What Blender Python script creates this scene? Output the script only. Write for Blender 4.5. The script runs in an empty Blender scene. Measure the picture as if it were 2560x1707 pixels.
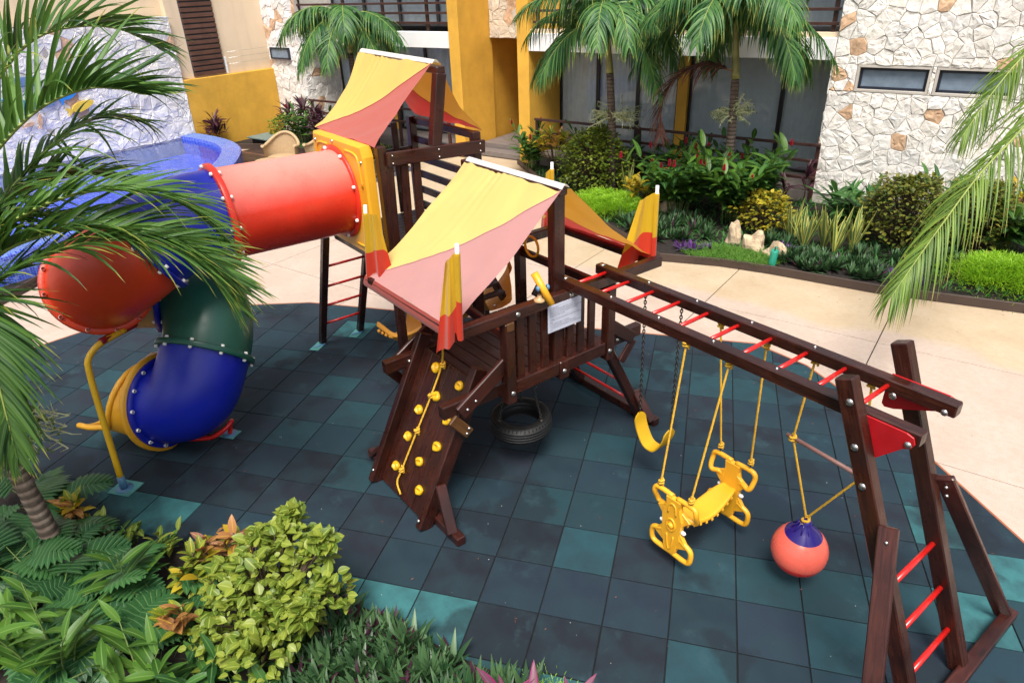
import bpy, math, random
from mathutils import Vector, Matrix, Quaternion
random.seed(7)
S = bpy.context.scene
COL = S.collection
R_ = math.radians
V = Vector

# ---------------------------------------------------------------- camera
cam_d = bpy.data.cameras.new('camera'); cam = bpy.data.objects.new('camera', cam_d); COL.objects.link(cam)
cam_d.sensor_width = 36.0; cam_d.lens = 1710.88 * 36.0 / 2560.0; cam_d.clip_start = 0.05; cam_d.clip_end = 500
TH = math.atan2(0.6018, 0.7986)
cam.matrix_world = (Matrix.Translation((2.94249832, -2.35214438, 4.43446528)) @ Matrix.Rotation(0.2850507 + TH, 4, 'Z')
                    @ Matrix.Rotation(1.0822593, 4, 'X') @ Matrix.Rotation(-0.0374371, 4, 'Z'))
S.camera = cam

# ---------------------------------------------------------------- sky, sun, exposure
SUN_EL, SUN_AZ = 62.0, 318.0      # degrees; azimuth counter-clockwise from +x: where the sun stands
w = bpy.data.worlds.new('World'); S.world = w; w.use_nodes = True
nt = w.node_tree; nt.nodes.clear()
sky = nt.nodes.new('ShaderNodeTexSky'); sky.sky_type = 'NISHITA'; sky.sun_disc = False
sky.sun_elevation = R_(SUN_EL); sky.sun_rotation = R_(90.0 - SUN_AZ)
sky.air_density = 1.0; sky.dust_density = 4.0; sky.ozone_density = 1.0
hs = nt.nodes.new('ShaderNodeHueSaturation'); hs.inputs['Saturation'].default_value = 0.42
bg = nt.nodes.new('ShaderNodeBackground'); bg.inputs['Strength'].default_value = 0.105
wo = nt.nodes.new('ShaderNodeOutputWorld')
nt.links.new(sky.outputs[0], hs.inputs['Color']); nt.links.new(hs.outputs[0], bg.inputs[0]); nt.links.new(bg.outputs[0], wo.inputs[0])
sun_d = bpy.data.lights.new('sun', 'SUN'); sun = bpy.data.objects.new('sun', sun_d); COL.objects.link(sun)
sun_d.energy = 2.65; sun_d.angle = R_(24); sun_d.color = (1.0, 0.95, 0.87)
sd = V((math.cos(R_(SUN_AZ)) * math.cos(R_(SUN_EL)), math.sin(R_(SUN_AZ)) * math.cos(R_(SUN_EL)), math.sin(R_(SUN_EL))))
sun.rotation_euler = sd.to_track_quat('Z', 'Y').to_euler()
S.view_settings.view_transform = 'Standard'; S.view_settings.look = 'None'; S.view_settings.gamma = 1.0
S.view_settings.exposure = 0.92

# ---------------------------------------------------------------- frames
def Bp(u, w, z=0.0):                     # building frame (17 degrees) -> scene
    c, s = math.cos(R_(17)), math.sin(R_(17))
    return V((u * c - w * s, u * s + w * c, z))
BU, BW = V((math.cos(R_(17)), math.sin(R_(17)), 0)), V((-math.sin(R_(17)), math.cos(R_(17)), 0))
def Gp(a, b, z=0.0):                     # tile grid frame -> scene
    return V((a * .7986 - b * .6018, a * .6018 + b * .7986, z))
Z = V((0, 0, 1))

# ---------------------------------------------------------------- materials
def srgb(r, g, b):
    f = lambda c: (c / 255 / 12.92) if c / 255 <= .04045 else ((c / 255 + .055) / 1.055) ** 2.4
    return (f(r), f(g), f(b))
class Mt:
    def __init__(s, name):
        s.m = bpy.data.materials.new(name); s.m.use_nodes = True
        s.t = s.m.node_tree; s.n = s.t.nodes; s.n.clear()
        s.out = s.n.new('ShaderNodeOutputMaterial')
    def nd(s, typ, **kw):
        n = s.n.new('ShaderNode' + typ)
        for k, v in kw.items():
            if k in n.inputs: n.inputs[k].default_value = v
            else: setattr(n, k, v)
        return n
    def ln(s, a, b): s.t.links.new(a, b)
    def coord(s, kind='Object', scale=(1, 1, 1), rot=0.0):
        tc = s.nd('TexCoord'); mp = s.nd('Mapping')
        mp.inputs['Scale'].default_value = scale; mp.inputs['Rotation'].default_value = (0, 0, rot)
        s.ln(tc.outputs[kind], mp.inputs[0]); return mp.outputs[0]
    def noise(s, vec, scale=5, detail=4, rough=.55, dist=0):
        n = s.nd('TexNoise'); n.inputs['Scale'].default_value = scale; n.inputs['Detail'].default_value = detail
        n.inputs['Roughness'].default_value = rough; n.inputs['Distortion'].default_value = dist
        if vec: s.ln(vec, n.inputs['Vector'])
        return n.outputs[0]
    def ramp(s, fac, stops):
        r = s.nd('ValToRGB'); e = r.color_ramp.elements
        while len(e) < len(stops): e.new(.5)
        for k, (p, c) in enumerate(stops):
            e[k].position = p; e[k].color = (*c, 1) if len(c) == 3 else c
        s.ln(fac, r.inputs[0]); return r.outputs[0]
    def mix(s, fac, a, b, mode='MIX'):
        m = s.nd('Mix', data_type='RGBA', blend_type=mode)
        for k, x in ((0, fac), (6, a), (7, b)):
            if hasattr(x, 'links'): s.ln(x, m.inputs[k])
            elif k == 0: m.inputs[0].default_value = x
            else: m.inputs[k].default_value = (*x, 1)
        return m.outputs[2]
    def bump(s, h, strength=.3, dist=.01):
        b = s.nd('Bump'); b.inputs['Strength'].default_value = strength; b.inputs['Distance'].default_value = dist
        s.ln(h, b.inputs['Height']); return b.outputs[0]
    def bsdf(s, col, rough=.5, spec=.5, metal=0, normal=None, coat=0, sheen=0, sss=0):
        p = s.nd('BsdfPrincipled')
        for k, x in (('Base Color', col), ('Roughness', rough)):
            if hasattr(x, 'links'): s.ln(x, p.inputs[k])
            else: p.inputs[k].default_value = (*x, 1) if k == 'Base Color' else x
        p.inputs['Specular IOR Level'].default_value = spec; p.inputs['Metallic'].default_value = metal
        p.inputs['Coat Weight'].default_value = coat; p.inputs['Coat Roughness'].default_value = .15
        p.inputs['Sheen Weight'].default_value = sheen
        if normal: s.ln(normal, p.inputs['Normal'])
        return p
    def end(s, sh): s.ln(sh.outputs[0] if hasattr(sh, 'outputs') else sh, s.out.inputs[0]); return s.m

def simple(name, c, rough=.5, spec=.5, metal=0, var=.12, scale=6, bump=0, coat=0, bscale=60):
    k = Mt(name); v = k.coord('Object')
    c2 = tuple(x * (1 - var) for x in c); c3 = tuple(min(1, x * (1 + var)) for x in c)
    col = k.ramp(k.noise(v, scale), [(.3, c2), (.7, c3)])
    nrm = k.bump(k.noise(v, bscale, 3), bump, .005) if bump else None
    rr = k.ramp(k.noise(v, scale * 2.3), [(.3, (max(.02, rough - .08),) * 3), (.7, (min(1, rough + .08),) * 3)])
    return k.end(k.bsdf(col, rr, spec, metal, nrm, coat))

def wood(name, dark, mid, light, rough=.36):
    k = Mt(name); uv = k.coord('UV', (1.6, 26, 1)); ob = k.coord('Object')
    g = k.noise(uv, 2.2, 6, .6, 1.2); big = k.noise(ob, 2.3, 3)
    col = k.ramp(g, [(.28, dark), (.5, mid), (.72, light)])
    col = k.mix(k.ramp(big, [(.42, (0, 0, 0)), (.72, (1, 1, 1))]), col, dark)
    wear = k.ramp(k.noise(k.coord('UV', (3, 30, 1)), 3.5, 5, .7), [(.70, (0, 0, 0)), (.76, (1, 1, 1))])
    patch = k.ramp(k.noise(ob, 5.5, 2), [(.56, (0, 0, 0)), (.66, (1, 1, 1))])
    wf = k.mix(1.0, wear, patch, 'MULTIPLY')
    col = k.mix(wf, col, tuple(x * 3.2 for x in light))
    kv = k.nd('TexVoronoi'); kv.inputs['Scale'].default_value = 1.0; k.ln(k.coord('UV', (2.1, 7.5, 1)), kv.inputs['Vector'])
    col = k.mix(k.ramp(kv.outputs['Distance'], [(.07, (.75,) * 3), (.14, (0, 0, 0))]), col, tuple(x * .4 for x in dark))
    rr = k.ramp(k.noise(ob, 9, 3), [(.3, (rough - .1,) * 3), (.7, (rough + .14,) * 3)])
    return k.end(k.bsdf(col, rr, .5, 0, k.bump(g, .25, .004), .12))

M = {}
M['wood'] = wood('stained_wood', (.012, .0030, .0020), (.033, .0078, .0046), (.070, .0185, .0090), .32)
M['wood_red'] = wood('red_stained_wood', (.018, .0042, .0032), (.045, .0100, .0068), (.076, .019, .0105))
M['wood_tan'] = wood('tan_stained_wood', (.060, .024, .007), (.095, .040, .010), (.13, .055, .016))
M['deck'] = wood('deck_wood', (.018, .0085, .0075), (.034, .018, .016), (.058, .034, .030), .5)
M['red_paint'] = simple('red_paint', (.58, .012, .010), .28, coat=.2)
M['darkred'] = simple('dark_red_paint', (.17, .005, .009), .4)
M['plate_red'] = simple('plate_red_paint', (.36, .006, .010), .4)
M['bolt'] = simple('bolt_metal', (.55, .54, .52), .3, metal=1, var=.2, scale=40)
M['cap'] = simple('bolt_cap_plastic', (.80, .79, .76), .45)
def plastic(name, c, rough=.33, pale_top=None):
    k = Mt(name); v = k.coord('Object')
    c2 = tuple(x * .86 for x in c)
    col = k.ramp(k.noise(v, 2.2, 4), [(.35, c2), (.65, c)])
    if pale_top:
        # upper part paler by height: bleached on the ball, painted highlight on the tube
        sp = k.nd('SeparateXYZ'); k.ln(v, sp.inputs[0]); ad = k.nd('Math', operation='MULTIPLY_ADD'); k.ln(k.noise(v, 7, 4), ad.inputs[0]); ad.inputs[1].default_value = pale_top[3]; k.ln(sp.outputs[2], ad.inputs[2])
        mr = k.nd('MapRange'); k.ln(ad.outputs[0], mr.inputs[0]); mr.inputs[1].default_value = pale_top[1]; mr.inputs[2].default_value = pale_top[2]
        col = k.mix(mr.outputs[0], col, pale_top[0])
    spk = k.ramp(k.noise(v, 70, 2), [(.68, (0, 0, 0)), (.75, (1, 1, 1))])
    col = k.mix(k.mix(1.0, spk, (.35, .35, .35), 'MULTIPLY'), col, tuple(x * .45 + .1 for x in c))
    grm = k.ramp(k.noise(k.coord('Object', (1, 1, .45)), 3.4, 7, .7), [(.56, (0, 0, 0)), (.80, (.42,) * 3)])
    col = k.mix(grm, col, tuple(x * .55 + .012 for x in c))
    scf = k.ramp(k.noise(k.coord('Object', (1.2, 14, 3)), 3.2, 3, .6), [(.69, (0, 0, 0)), (.73, (.22,) * 3)])
    col = k.mix(scf, col, tuple(min(1, x * .8 + .16) for x in c))
    rr = k.ramp(k.noise(v, 6, 4), [(.3, (rough - .07,) * 3), (.75, (rough + .12,) * 3)])
    return k.end(k.bsdf(col, rr, .5, 0, k.bump(k.noise(v, 45, 3), .06, .004)))
M['p_red'] = plastic('red_plastic', (.70, .034, .014), .34)
M['p_red2'] = plastic('orange_red_plastic', (.68, .050, .010), .38)
M['p_blue'] = plastic('blue_plastic', (.004, .014, .36), .36)
M['p_green'] = plastic('green_plastic', (.014, .095, .066), .36)
M['p_yellow'] = plastic('yellow_plastic', (.80, .39, .020), .38)
M['p_tan'] = plastic('tan_plastic', (.50, .33, .16), .4)
M['p_orange'] = plastic('orange_yellow_plastic', (.82, .36, .040), .36)
M['p_yellow2'] = plastic('bright_yellow_plastic', (.66, .38, .008), .42)
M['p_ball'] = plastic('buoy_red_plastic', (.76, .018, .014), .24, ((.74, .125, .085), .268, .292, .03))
M['p_red_lit'] = plastic('lit_top_red_plastic', (.66, .034, .014), .30, ((.80, .27, .22), 2.55, 2.98, .05))  # highlight on the tube's upper side painted into the colour, along with bleaching
M['p_navy'] = plastic('navy_plastic', (.020, .010, .16), .25)
M['lightblue'] = simple('light_blue_metal', (.08, .20, .34), .4)
M['rope'] = simple('yellow_rope', (.60, .34, .022), .75, var=.3, scale=90, bump=.6, bscale=160)
M['chain'] = simple('chain_metal', (.07, .065, .06), .45, metal=.8)
M['rubber'] = simple('tyre_rubber', (.0055, .0055, .006), .6, var=.4, scale=10, bump=.15)
M['stick'] = wood('grey_pink_wood', (.16, .075, .065), (.24, .12, .10), (.34, .19, .16), .6)
M['white_pl'] = simple('white_plastic', (.78, .78, .77), .5)
M['sign'] = simple('sign_paper', (.52, .55, .66), .4, var=.03)
M['ink'] = simple('sign_ink', (.03, .03, .05), .5)

def fabric(name, c, trans, wrinkle=.5):
    k = Mt(name); v = k.coord('Object')
    col = k.ramp(k.noise(v, 3, 5), [(.3, tuple(x * .92 for x in c)), (.7, c)])
    nrm = k.bump(k.noise(k.coord('Object', (1, 1, 1)), 420, 2), .12, .001)
    nrm2 = k.nd('Bump'); nrm2.inputs['Strength'].default_value = wrinkle * .35; nrm2.inputs['Distance'].default_value = .02
    k.ln(k.noise(v, 9, 4, .6, .8), nrm2.inputs['Height']); k.ln(nrm, nrm2.inputs['Normal'])
    p = k.bsdf(col, .62, .35, 0, nrm2.outputs[0], 0, .25)
    t = k.nd('BsdfTranslucent'); t.inputs[0].default_value = (*trans, 1)
    mx = k.nd('MixShader'); mx.inputs[0].default_value = .34
    k.ln(p.outputs[0], mx.inputs[1]); k.ln(t.outputs[0], mx.inputs[2])
    return k.end(mx)
M['f_yellow'] = fabric('yellow_canvas', (.74, .53, .13), (.95, .40, .02))
M['f_yellow2'] = fabric('pale_yellow_canvas', (.77, .61, .20), (.95, .42, .02))
M['f_red'] = fabric('faded_red_canvas', (.50, .130, .100), (.80, .02, .02))
M['f_pink'] = fabric('pink_faded_canvas', (.57, .30, .285), (.80, .05, .04))
M['f_hem'] = fabric('red_hem_canvas', (.34, .060, .045), (.5, .02, .02))
M['f_white'] = fabric('white_canvas', (.82, .80, .76), (.8, .7, .5))
M['flag_y'] = fabric('flag_yellow_cloth', (.66, .42, .012), (.70, .38, .01))
M['flag_r'] = fabric('flag_red_cloth', (.62, .040, .012), (.70, .03, .01))

# rubber tiles: colour of each tile comes from the object
def pos_(k, ge, scale=(1, 1, 1), rot=0.0):
    mp = k.nd('Mapping'); mp.inputs['Scale'].default_value = scale; mp.inputs['Rotation'].default_value = (0, 0, rot)
    k.ln(ge.outputs['Position'], mp.inputs[0]); return mp.outputs[0]
k = Mt('rubber_tile_surface'); oi = k.nd('ObjectInfo'); v = k.coord('Object')
n1 = k.noise(v, 2.6, 5, .6); n2 = k.noise(v, 260, 2, .7); n3 = k.noise(v, 1.1, 3)
wc = k.nd('TexCoord'); ge = k.nd('NewGeometry')
nw = k.nd('TexNoise'); nw.inputs['Scale'].default_value = .9; nw.inputs['Detail'].default_value = 5; k.ln(ge.outputs['Position'], nw.inputs['Vector'])
col = k.mix(k.ramp(n1, [(.35, (0, 0, 0)), (.75, (1, 1, 1))]), oi.outputs['Color'], (.016, .040, .052))
stain = k.ramp(nw.outputs[0], [(.55, (0, 0, 0)), (.585, (.62,) * 3)])
col = k.mix(stain, col, (.008, .013, .020))
col = k.mix(k.ramp(n2, [(.3, (.45,) * 3), (.7, (0, 0, 0))]), col, (.004, .006, .010))
wear2 = k.ramp(k.noise(ge.outputs['Position'], 2.1, 7, .68), [(.58, (0, 0, 0)), (.76, (.55,) * 3)])
col = k.mix(wear2, col, (.034, .080, .098))
scr = k.ramp(k.noise(pos_(k, ge, (9, .9, 1), .7), 3.0, 4, .6), [(.70, (0, 0, 0)), (.74, (.30,) * 3)])
col = k.mix(scr, col, (.075, .10, .115))
spkn = k.nd('TexVoronoi'); spkn.inputs['Scale'].default_value = 8.5; k.ln(ge.outputs['Position'], spkn.inputs['Vector'])
spk = k.ramp(spkn.outputs['Distance'], [(.030, (.7,) * 3), (.045, (0, 0, 0))])
pick = k.nd('SeparateColor'); k.ln(spkn.outputs['Color'], pick.inputs[0])
spk = k.mix(1.0, spk, k.ramp(pick.outputs[0], [(.70, (0, 0, 0)), (.72, (1, 1, 1))]), 'MULTIPLY')
col = k.mix(spk, col, (.55, .58, .55))
M['tile'] = k.end(k.bsdf(col, k.ramp(n1, [(.3, (.66,) * 3), (.7, (.84,) * 3)]), .28, 0, k.bump(n2, .35, .003)))
M['tile_base'] = simple('tile_bedding', (.0025, .004, .005), .95)

# stamped concrete
k = Mt('stamped_concrete'); ge = k.nd('NewGeometry')
def pos(k, ge, scale=(1, 1, 1), rot=0.0):
    mp = k.nd('Mapping'); mp.inputs['Scale'].default_value = scale; mp.inputs['Rotation'].default_value = (0, 0, rot)
    k.ln(ge.outputs['Position'], mp.inputs[0]); return mp.outputs[0]
pv = pos(k, ge); br = pos(k, ge, (1, 1, 1), R_(-17))
sp = k.nd('SeparateXYZ'); k.ln(br, sp.inputs[0])
nz = k.noise(pv, .55, 2)
ad = k.nd('Math', operation='MULTIPLY_ADD'); k.ln(nz, ad.inputs[0]); ad.inputs[1].default_value = -1.6; k.ln(sp.outputs[1], ad.inputs[2])
band = k.ramp(ad.outputs[0], [(0, (0, 0, 0)), (1, (1, 1, 1))]); 
mr = k.nd('MapRange'); k.ln(ad.outputs[0], mr.inputs[0]); mr.inputs[1].default_value = 5.55; mr.inputs[2].default_value = 5.75
n1 = k.noise(pv, 1.6, 7, .62); n2 = k.noise(pv, 14, 4)
pink = k.ramp(n1, [(.25, (.435, .335, .275)), (.5, (.475, .375, .315)), (.75, (.505, .41, .35))])
yel = k.ramp(n1, [(.25, (.425, .315, .200)), (.5, (.47, .365, .245)), (.75, (.50, .405, .285))])
col = k.mix(mr.outputs[0], pink, yel)
st = k.ramp(k.noise(pos(k, ge, (.5, 1.3, 1), R_(-17)), 1.0, 6, .7), [(.655, (0, 0, 0)), (.78, (.55,) * 3)])
col = k.mix(st, col, (.20, .155, .10))
col = k.mix(k.ramp(n2, [(.3, (.25,) * 3), (.6, (0, 0, 0))]), col, (.30, .23, .16))
col = k.mix(k.ramp(k.noise(pv, 95, 3, .7), [(.34, (.45,) * 3), (.52, (0, 0, 0))]), col, (.27, .20, .14))
col = k.mix(k.ramp(k.noise(pv, 5.5, 6, .72), [(.62, (0, 0, 0)), (.72, (.28,) * 3)]), col, (.24, .18, .13))
M['concrete'] = k.end(k.bsdf(col, k.ramp(n1, [(.3, (.38,) * 3), (.7, (.6,) * 3)]), .5, 0, k.bump(n1, .2, .01)))
M['joint'] = simple('slab_joint', (.07, .052, .04), .9)
M['soil'] = simple('soil', (.012, .0075, .0055), .95, var=.6, scale=22, bump=1.0, bscale=35)
M['edging'] = simple('brown_edging', (.050, .031, .024), .55, var=.15, scale=3)
M['edge_orange'] = simple('orange_edging', (.30, .095, .04), .6)
M['step'] = simple('grey_step_stone', (.16, .135, .125), .55, var=.12)

# plaster
def plaster(name, c, var=.14, bump=.25):
    k = Mt(name); ge = k.nd('NewGeometry'); n = k.noise(ge.outputs['Position'], 1.3, 8, .65); n2 = k.noise(ge.outputs['Position'], 30, 4)
    n3 = k.noise(pos(k, ge, (2.2, 2.2, .35)), 1.1, 5, .6)
    col = k.ramp(n, [(.25, tuple(x * (1 - var * 1.5) for x in c)), (.55, c), (.8, tuple(min(1, x * (1 + var)) for x in c))])
    col = k.mix(k.ramp(n3, [(.52, (0, 0, 0)), (.8, (.4,) * 3)]), col, tuple(x * .68 for x in c))
    return k.end(k.bsdf(col, .75, .3, 0, k.bump(n2, bump, .006)))
M['ochre'] = plaster('ochre_plaster', (.66, .365, .050), .16)
M['cream'] = plaster('cream_plaster', (.74, .585, .41), .05)
M['white'] = plaster('white_plaster', (.74, .74, .75), .04, .08)
M['mortar'] = plaster('grey_mortar', (.47, .43, .385), .2)
k = Mt('limestone'); oi = k.nd('ObjectInfo'); ge = k.nd('NewGeometry'); v = ge.outputs['Position']
n = k.noise(v, 7, 7, .65); n2 = k.noise(v, 24, 5, .7)
col = k.mix(k.ramp(n, [(.3, (.5,) * 3), (.62, (0, 0, 0))]), oi.outputs['Color'], (.43, .40, .36), )
col = k.mix(k.ramp(n2, [(.58, (0, 0, 0)), (.72, (.35,) * 3)]), col, (.24, .20, .16))
n5 = k.noise(v, 11, 8, .72, .6)
M['stone'] = k.end(k.bsdf(col, .85, .25, 0, k.bump(n5, .45, .035)))
M['rust'] = simple('rust_stone', (.54, .35, .22), .85, var=.32, scale=9, bump=.6, bscale=25)
M['black_frame'] = simple('black_window_frame', (.010, .010, .011), .4)
M['blue_frame'] = simple('dark_blue_frame', (.012, .017, .030), .35)
M['wood_rail'] = wood('railing_wood', (.030, .011, .009), (.055, .020, .016), (.08, .032, .026), .45)
M['louvre'] = wood('louvre_wood', (.070, .028, .016), (.11, .046, .028), (.16, .07, .045), .6)
M['curtain'] = simple('grey_curtain', (.76, .77, .77), .9, var=.06)
M['frosted'] = simple('frosted_glass', (.17, .22, .28), .12, var=.15)
M['curtain_w'] = simple('white_curtain', (.78, .80, .82), .9, var=.05)
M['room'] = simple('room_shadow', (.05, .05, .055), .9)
k = Mt('window_glass')
gl = k.nd('BsdfGlossy'); gl.inputs['Roughness'].default_value = .03; gl.inputs['Color'].default_value = (.85, .9, .95, 1)
tr = k.nd('BsdfTransparent'); tr.inputs[0].default_value = (.80, .84, .85, 1)
fr = k.nd('Fresnel'); fr.inputs[0].default_value = 1.52
mx = k.nd('MixShader'); k.ln(fr.outputs[0], mx.inputs[0]); k.ln(tr.outputs[0], mx.inputs[1]); k.ln(gl.outputs[0], mx.inputs[2])
M['glass'] = k.end(mx)

# pool
k = Mt('blue_mosaic'); v = k.coord('Object', (1, 1, 1))
vo = k.nd('TexVoronoi'); vo.inputs['Scale'].default_value = 26; vo.inputs['Randomness'].default_value = .25; k.ln(v, vo.inputs['Vector'])
vd = k.nd('TexVoronoi', feature='DISTANCE_TO_EDGE'); vd.inputs['Scale'].default_value = 26; vd.inputs['Randomness'].default_value = .25; k.ln(v, vd.inputs['Vector'])
s3 = k.nd('SeparateColor'); k.ln(vo.outputs['Color'], s3.inputs[0])
col = k.ramp(s3.outputs[0], [(.05, (.010, .035, .42)), (.5, (.025, .085, .62)), (.95, (.10, .20, .72))])
col = k.mix(k.ramp(vd.outputs['Distance'], [(.05, (.75,) * 3), (.11, (0, 0, 0))]), col, (.24, .28, .55))
M['mosaic'] = k.end(k.bsdf(col, .25, .5, 0, None))
k = Mt('pool_water'); v = k.coord('Object')
n = k.noise(v, 3.5, 3, .5, .6)
bn = k.bump(n, .30, .05)
gl = k.nd('BsdfGlossy'); gl.inputs['Roughness'].default_value = .05; k.ln(bn, gl.inputs['Normal'])
tr = k.nd('BsdfTransparent'); tr.inputs[0].default_value = (.58, .74, .98, 1)
fr = k.nd('Fresnel'); fr.inputs[0].default_value = 1.33; k.ln(bn, fr.inputs['Normal'])
mx = k.nd('MixShader'); k.ln(fr.outputs[0], mx.inputs[0]); k.ln(tr.outputs[0], mx.inputs[1]); k.ln(gl.outputs[0], mx.inputs[2])
M['water'] = k.end(mx)
M['wicker'] = simple('wicker', (.42, .29, .16), .7, var=.25, scale=60, bump=.7, bscale=90)
M['cushion'] = simple('blue_cushion', (.12, .20, .36), .8)
M['fish_blue'] = simple('blue_fish_paint', (.02, .22, .62), .4)
M['fish_yellow'] = simple('yellow_fish_paint', (.72, .50, .06), .4)
M['grey_lid'] = simple('grey_green_lid', (.13, .18, .17), .5)
M['rock'] = simple('beige_rock', (.50, .38, .25), .9, var=.4, scale=5, bump=.9, bscale=14)
M['pipe'] = simple('green_pipe', (.02, .28, .19), .4)

# leaves
def leafmat(name, a, b, rib=None, edge=None, vein=None, trans=.28, rough=.42, patch=None, tip=None):
    k = Mt(name); at = k.nd('Attribute', attribute_name='var'); oi = k.nd('ObjectInfo')
    add = k.nd('Math', operation='ADD'); k.ln(at.outputs['Fac'], add.inputs[0]); k.ln(oi.outputs['Random'], add.inputs[1])
    fr = k.nd('Math', operation='FRACT'); k.ln(add.outputs[0], fr.inputs[0])
    col = k.ramp(fr.outputs[0], [(.08, a), (.92, b)])
    uvn = k.nd('TexCoord'); sp = k.nd('SeparateXYZ'); k.ln(uvn.outputs['UV'], sp.inputs[0])
    ab = k.nd('Math', operation='MULTIPLY_ADD'); k.ln(sp.outputs[1], ab.inputs[0]); ab.inputs[1].default_value = 2; ab.inputs[2].default_value = -1
    av = k.nd('Math', operation='ABSOLUTE'); k.ln(ab.outputs[0], av.inputs[0])
    if patch:
        n = k.noise(k.coord('Object'), 9, 3)
        ps = k.nd('Math', operation='ADD'); k.ln(n, ps.inputs[0]); k.ln(fr.outputs[0], ps.inputs[1])
        col = k.mix(k.ramp(ps.outputs[0], [(1.06, (0, 0, 0)), (1.34, (.85,) * 3)]), col, patch)
    if vein:
        wv = k.nd('TexWave'); wv.inputs['Scale'].default_value = 5.5; wv.inputs['Distortion'].default_value = 1.0
        cb = k.nd('CombineXYZ'); sm = k.nd('Math', operation='MULTIPLY_ADD'); k.ln(av.outputs[0], sm.inputs[0]); sm.inputs[1].default_value = -.32; k.ln(sp.outputs[0], sm.inputs[2])
        k.ln(sm.outputs[0], cb.inputs[0]); k.ln(cb.outputs[0], wv.inputs['Vector'])
        col = k.mix(k.ramp(wv.outputs[0], [(.66, (0, 0, 0)), (.85, (.85,) * 3)]), col, vein)
    if rib: col = k.mix(k.ramp(av.outputs[0], [(.05, (.9,) * 3), (.16, (0, 0, 0))]), col, rib)
    if edge: col = k.mix(k.ramp(av.outputs[0], [(.58, (0, 0, 0)), (.70, (1, 1, 1))]), col, edge)
    if tip:
        ta = k.nd('Math', operation='MULTIPLY_ADD'); k.ln(fr.outputs[0], ta.inputs[0]); ta.inputs[1].default_value = .22; k.ln(sp.outputs[0], ta.inputs[2])
        col = k.mix(k.ramp(ta.outputs[0], [(.93, (0, 0, 0)), (1.10, (1, 1, 1))]), col, tip)
    p = k.bsdf(col, rough, .32)
    t = k.nd('BsdfTranslucent'); k.ln(k.mix(.5, col, tuple(min(1, x * 1.6) for x in b)), t.inputs[0])
    mx = k.nd('MixShader'); mx.inputs[0].default_value = trans
    k.ln(p.outputs[0], mx.inputs[1]); k.ln(t.outputs[0], mx.inputs[2]); return k.end(mx)
M['palm'] = leafmat('palm_leaf', (.022, .070, .018), (.090, .19, .032), (.12, .23, .05), tip=(.26, .27, .05))
M['palm_far'] = leafmat('background_palm_leaf', (.018, .075, .026), (.105, .23, .055), tip=(.30, .34, .08))
M['palm_lime'] = leafmat('yellow_green_palm_leaf', (.035, .090, .010), (.15, .25, .032), (.27, .34, .07), tip=(.32, .30, .09))
M['palm_dead'] = leafmat('dead_palm_leaf', (.085, .032, .026), (.17, .075, .055), None, None, None, .1, .7)
M['rachis'] = simple('palm_rachis', (.22, .27, .055), .5, var=.2)
M['rachis_dead'] = simple('dead_rachis', (.22, .10, .04), .6)
M['spath'] = simple('pale_flower_stalk', (.52, .53, .30), .7, var=.2)
M['fruit'] = simple('green_fruit', (.10, .17, .035), .5)
M['ginger'] = leafmat('ginger_leaf', (.022, .072, .011), (.085, .190, .024), (.15, .26, .06))
M['ginger_dark'] = leafmat('dark_ginger_leaf', (.016, .060, .016), (.055, .150, .030), (.12, .23, .06))
M['philo'] = leafmat('philodendron_leaf', (.020, .075, .026), (.050, .15, .045), (.13, .24, .09), rough=.34)
M['lime'] = leafmat('lime_leaf', (.085, .145, .016), (.26, .31, .042), (.36, .40, .09), patch=(.36, .25, .13))
M['hedge'] = leafmat('hedge_leaf', (.050, .110, .016), (.22, .26, .028), None, patch=(.50, .33, .04))
M['hedge_b'] = leafmat('bronze_hedge_leaf', (.050, .10, .018), (.20, .19, .03), None, patch=(.34, .15, .03))
M['yellowbush'] = leafmat('yellow_bush_leaf', (.10, .14, .015), (.46, .36, .03), None)
M['croton_y'] = leafmat('yellow_croton_leaf', (.50, .29, .015), (.62, .48, .03), None, None, (.10, .13, .02))
M['croton_g'] = leafmat('green_croton_leaf', (.028, .105, .014), (.07, .18, .02), (.52, .42, .03), None, (.50, .42, .04))
M['croton_r'] = leafmat('red_croton_leaf', (.16, .045, .022), (.40, .16, .075), (.55, .36, .05), None, (.50, .30, .08))
M['croton_p'] = leafmat('pink_croton_leaf', (.42, .21, .13), (.30, .12, .11), (.55, .40, .15), None, (.24, .14, .05))
M['cordy'] = leafmat('purple_cordyline_leaf', (.028, .010, .016), (.085, .030, .048), (.15, .04, .07))
M['cordy_p'] = leafmat('pink_cordyline_leaf', (.11, .040, .075), (.20, .10, .12), (.30, .10, .18), (.26, .03, .12))
M['rhoeo'] = leafmat('rhoeo_leaf', (.016, .052, .018), (.070, .140, .055), None, None, None, .15, .38)
M['rhoeo_p'] = leafmat('purple_rhoeo_leaf', (.06, .02, .11), (.14, .05, .22), None, None, None, .15)
M['rhoeo_u'] = leafmat('dark_purple_leaf', (.030, .010, .020), (.065, .020, .038), None, None, None, .15)
M['sansev'] = leafmat('snake_plant_leaf', (.085, .15, .05), (.14, .21, .08), None, (.60, .56, .12), None, .15)
M['crinum'] = leafmat('crinum_leaf', (.020, .085, .018), (.045, .15, .03), (.09, .21, .05))
M['fern'] = leafmat('asparagus_fern_leaf', (.16, .34, .018), (.34, .56, .035), None, None, None, .35)
M['grass'] = leafmat('grass_blade', (.055, .16, .022), (.14, .28, .04), None)
M['ginger_fl'] = simple('red_ginger_flower', (.44, .012, .045), .5, var=.35, scale=40)
k = Mt('palm_trunk_bark'); ge = k.nd('NewGeometry'); n = k.noise(pos(k, ge, (3, 3, 1)), 4, 6, .65)
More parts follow.
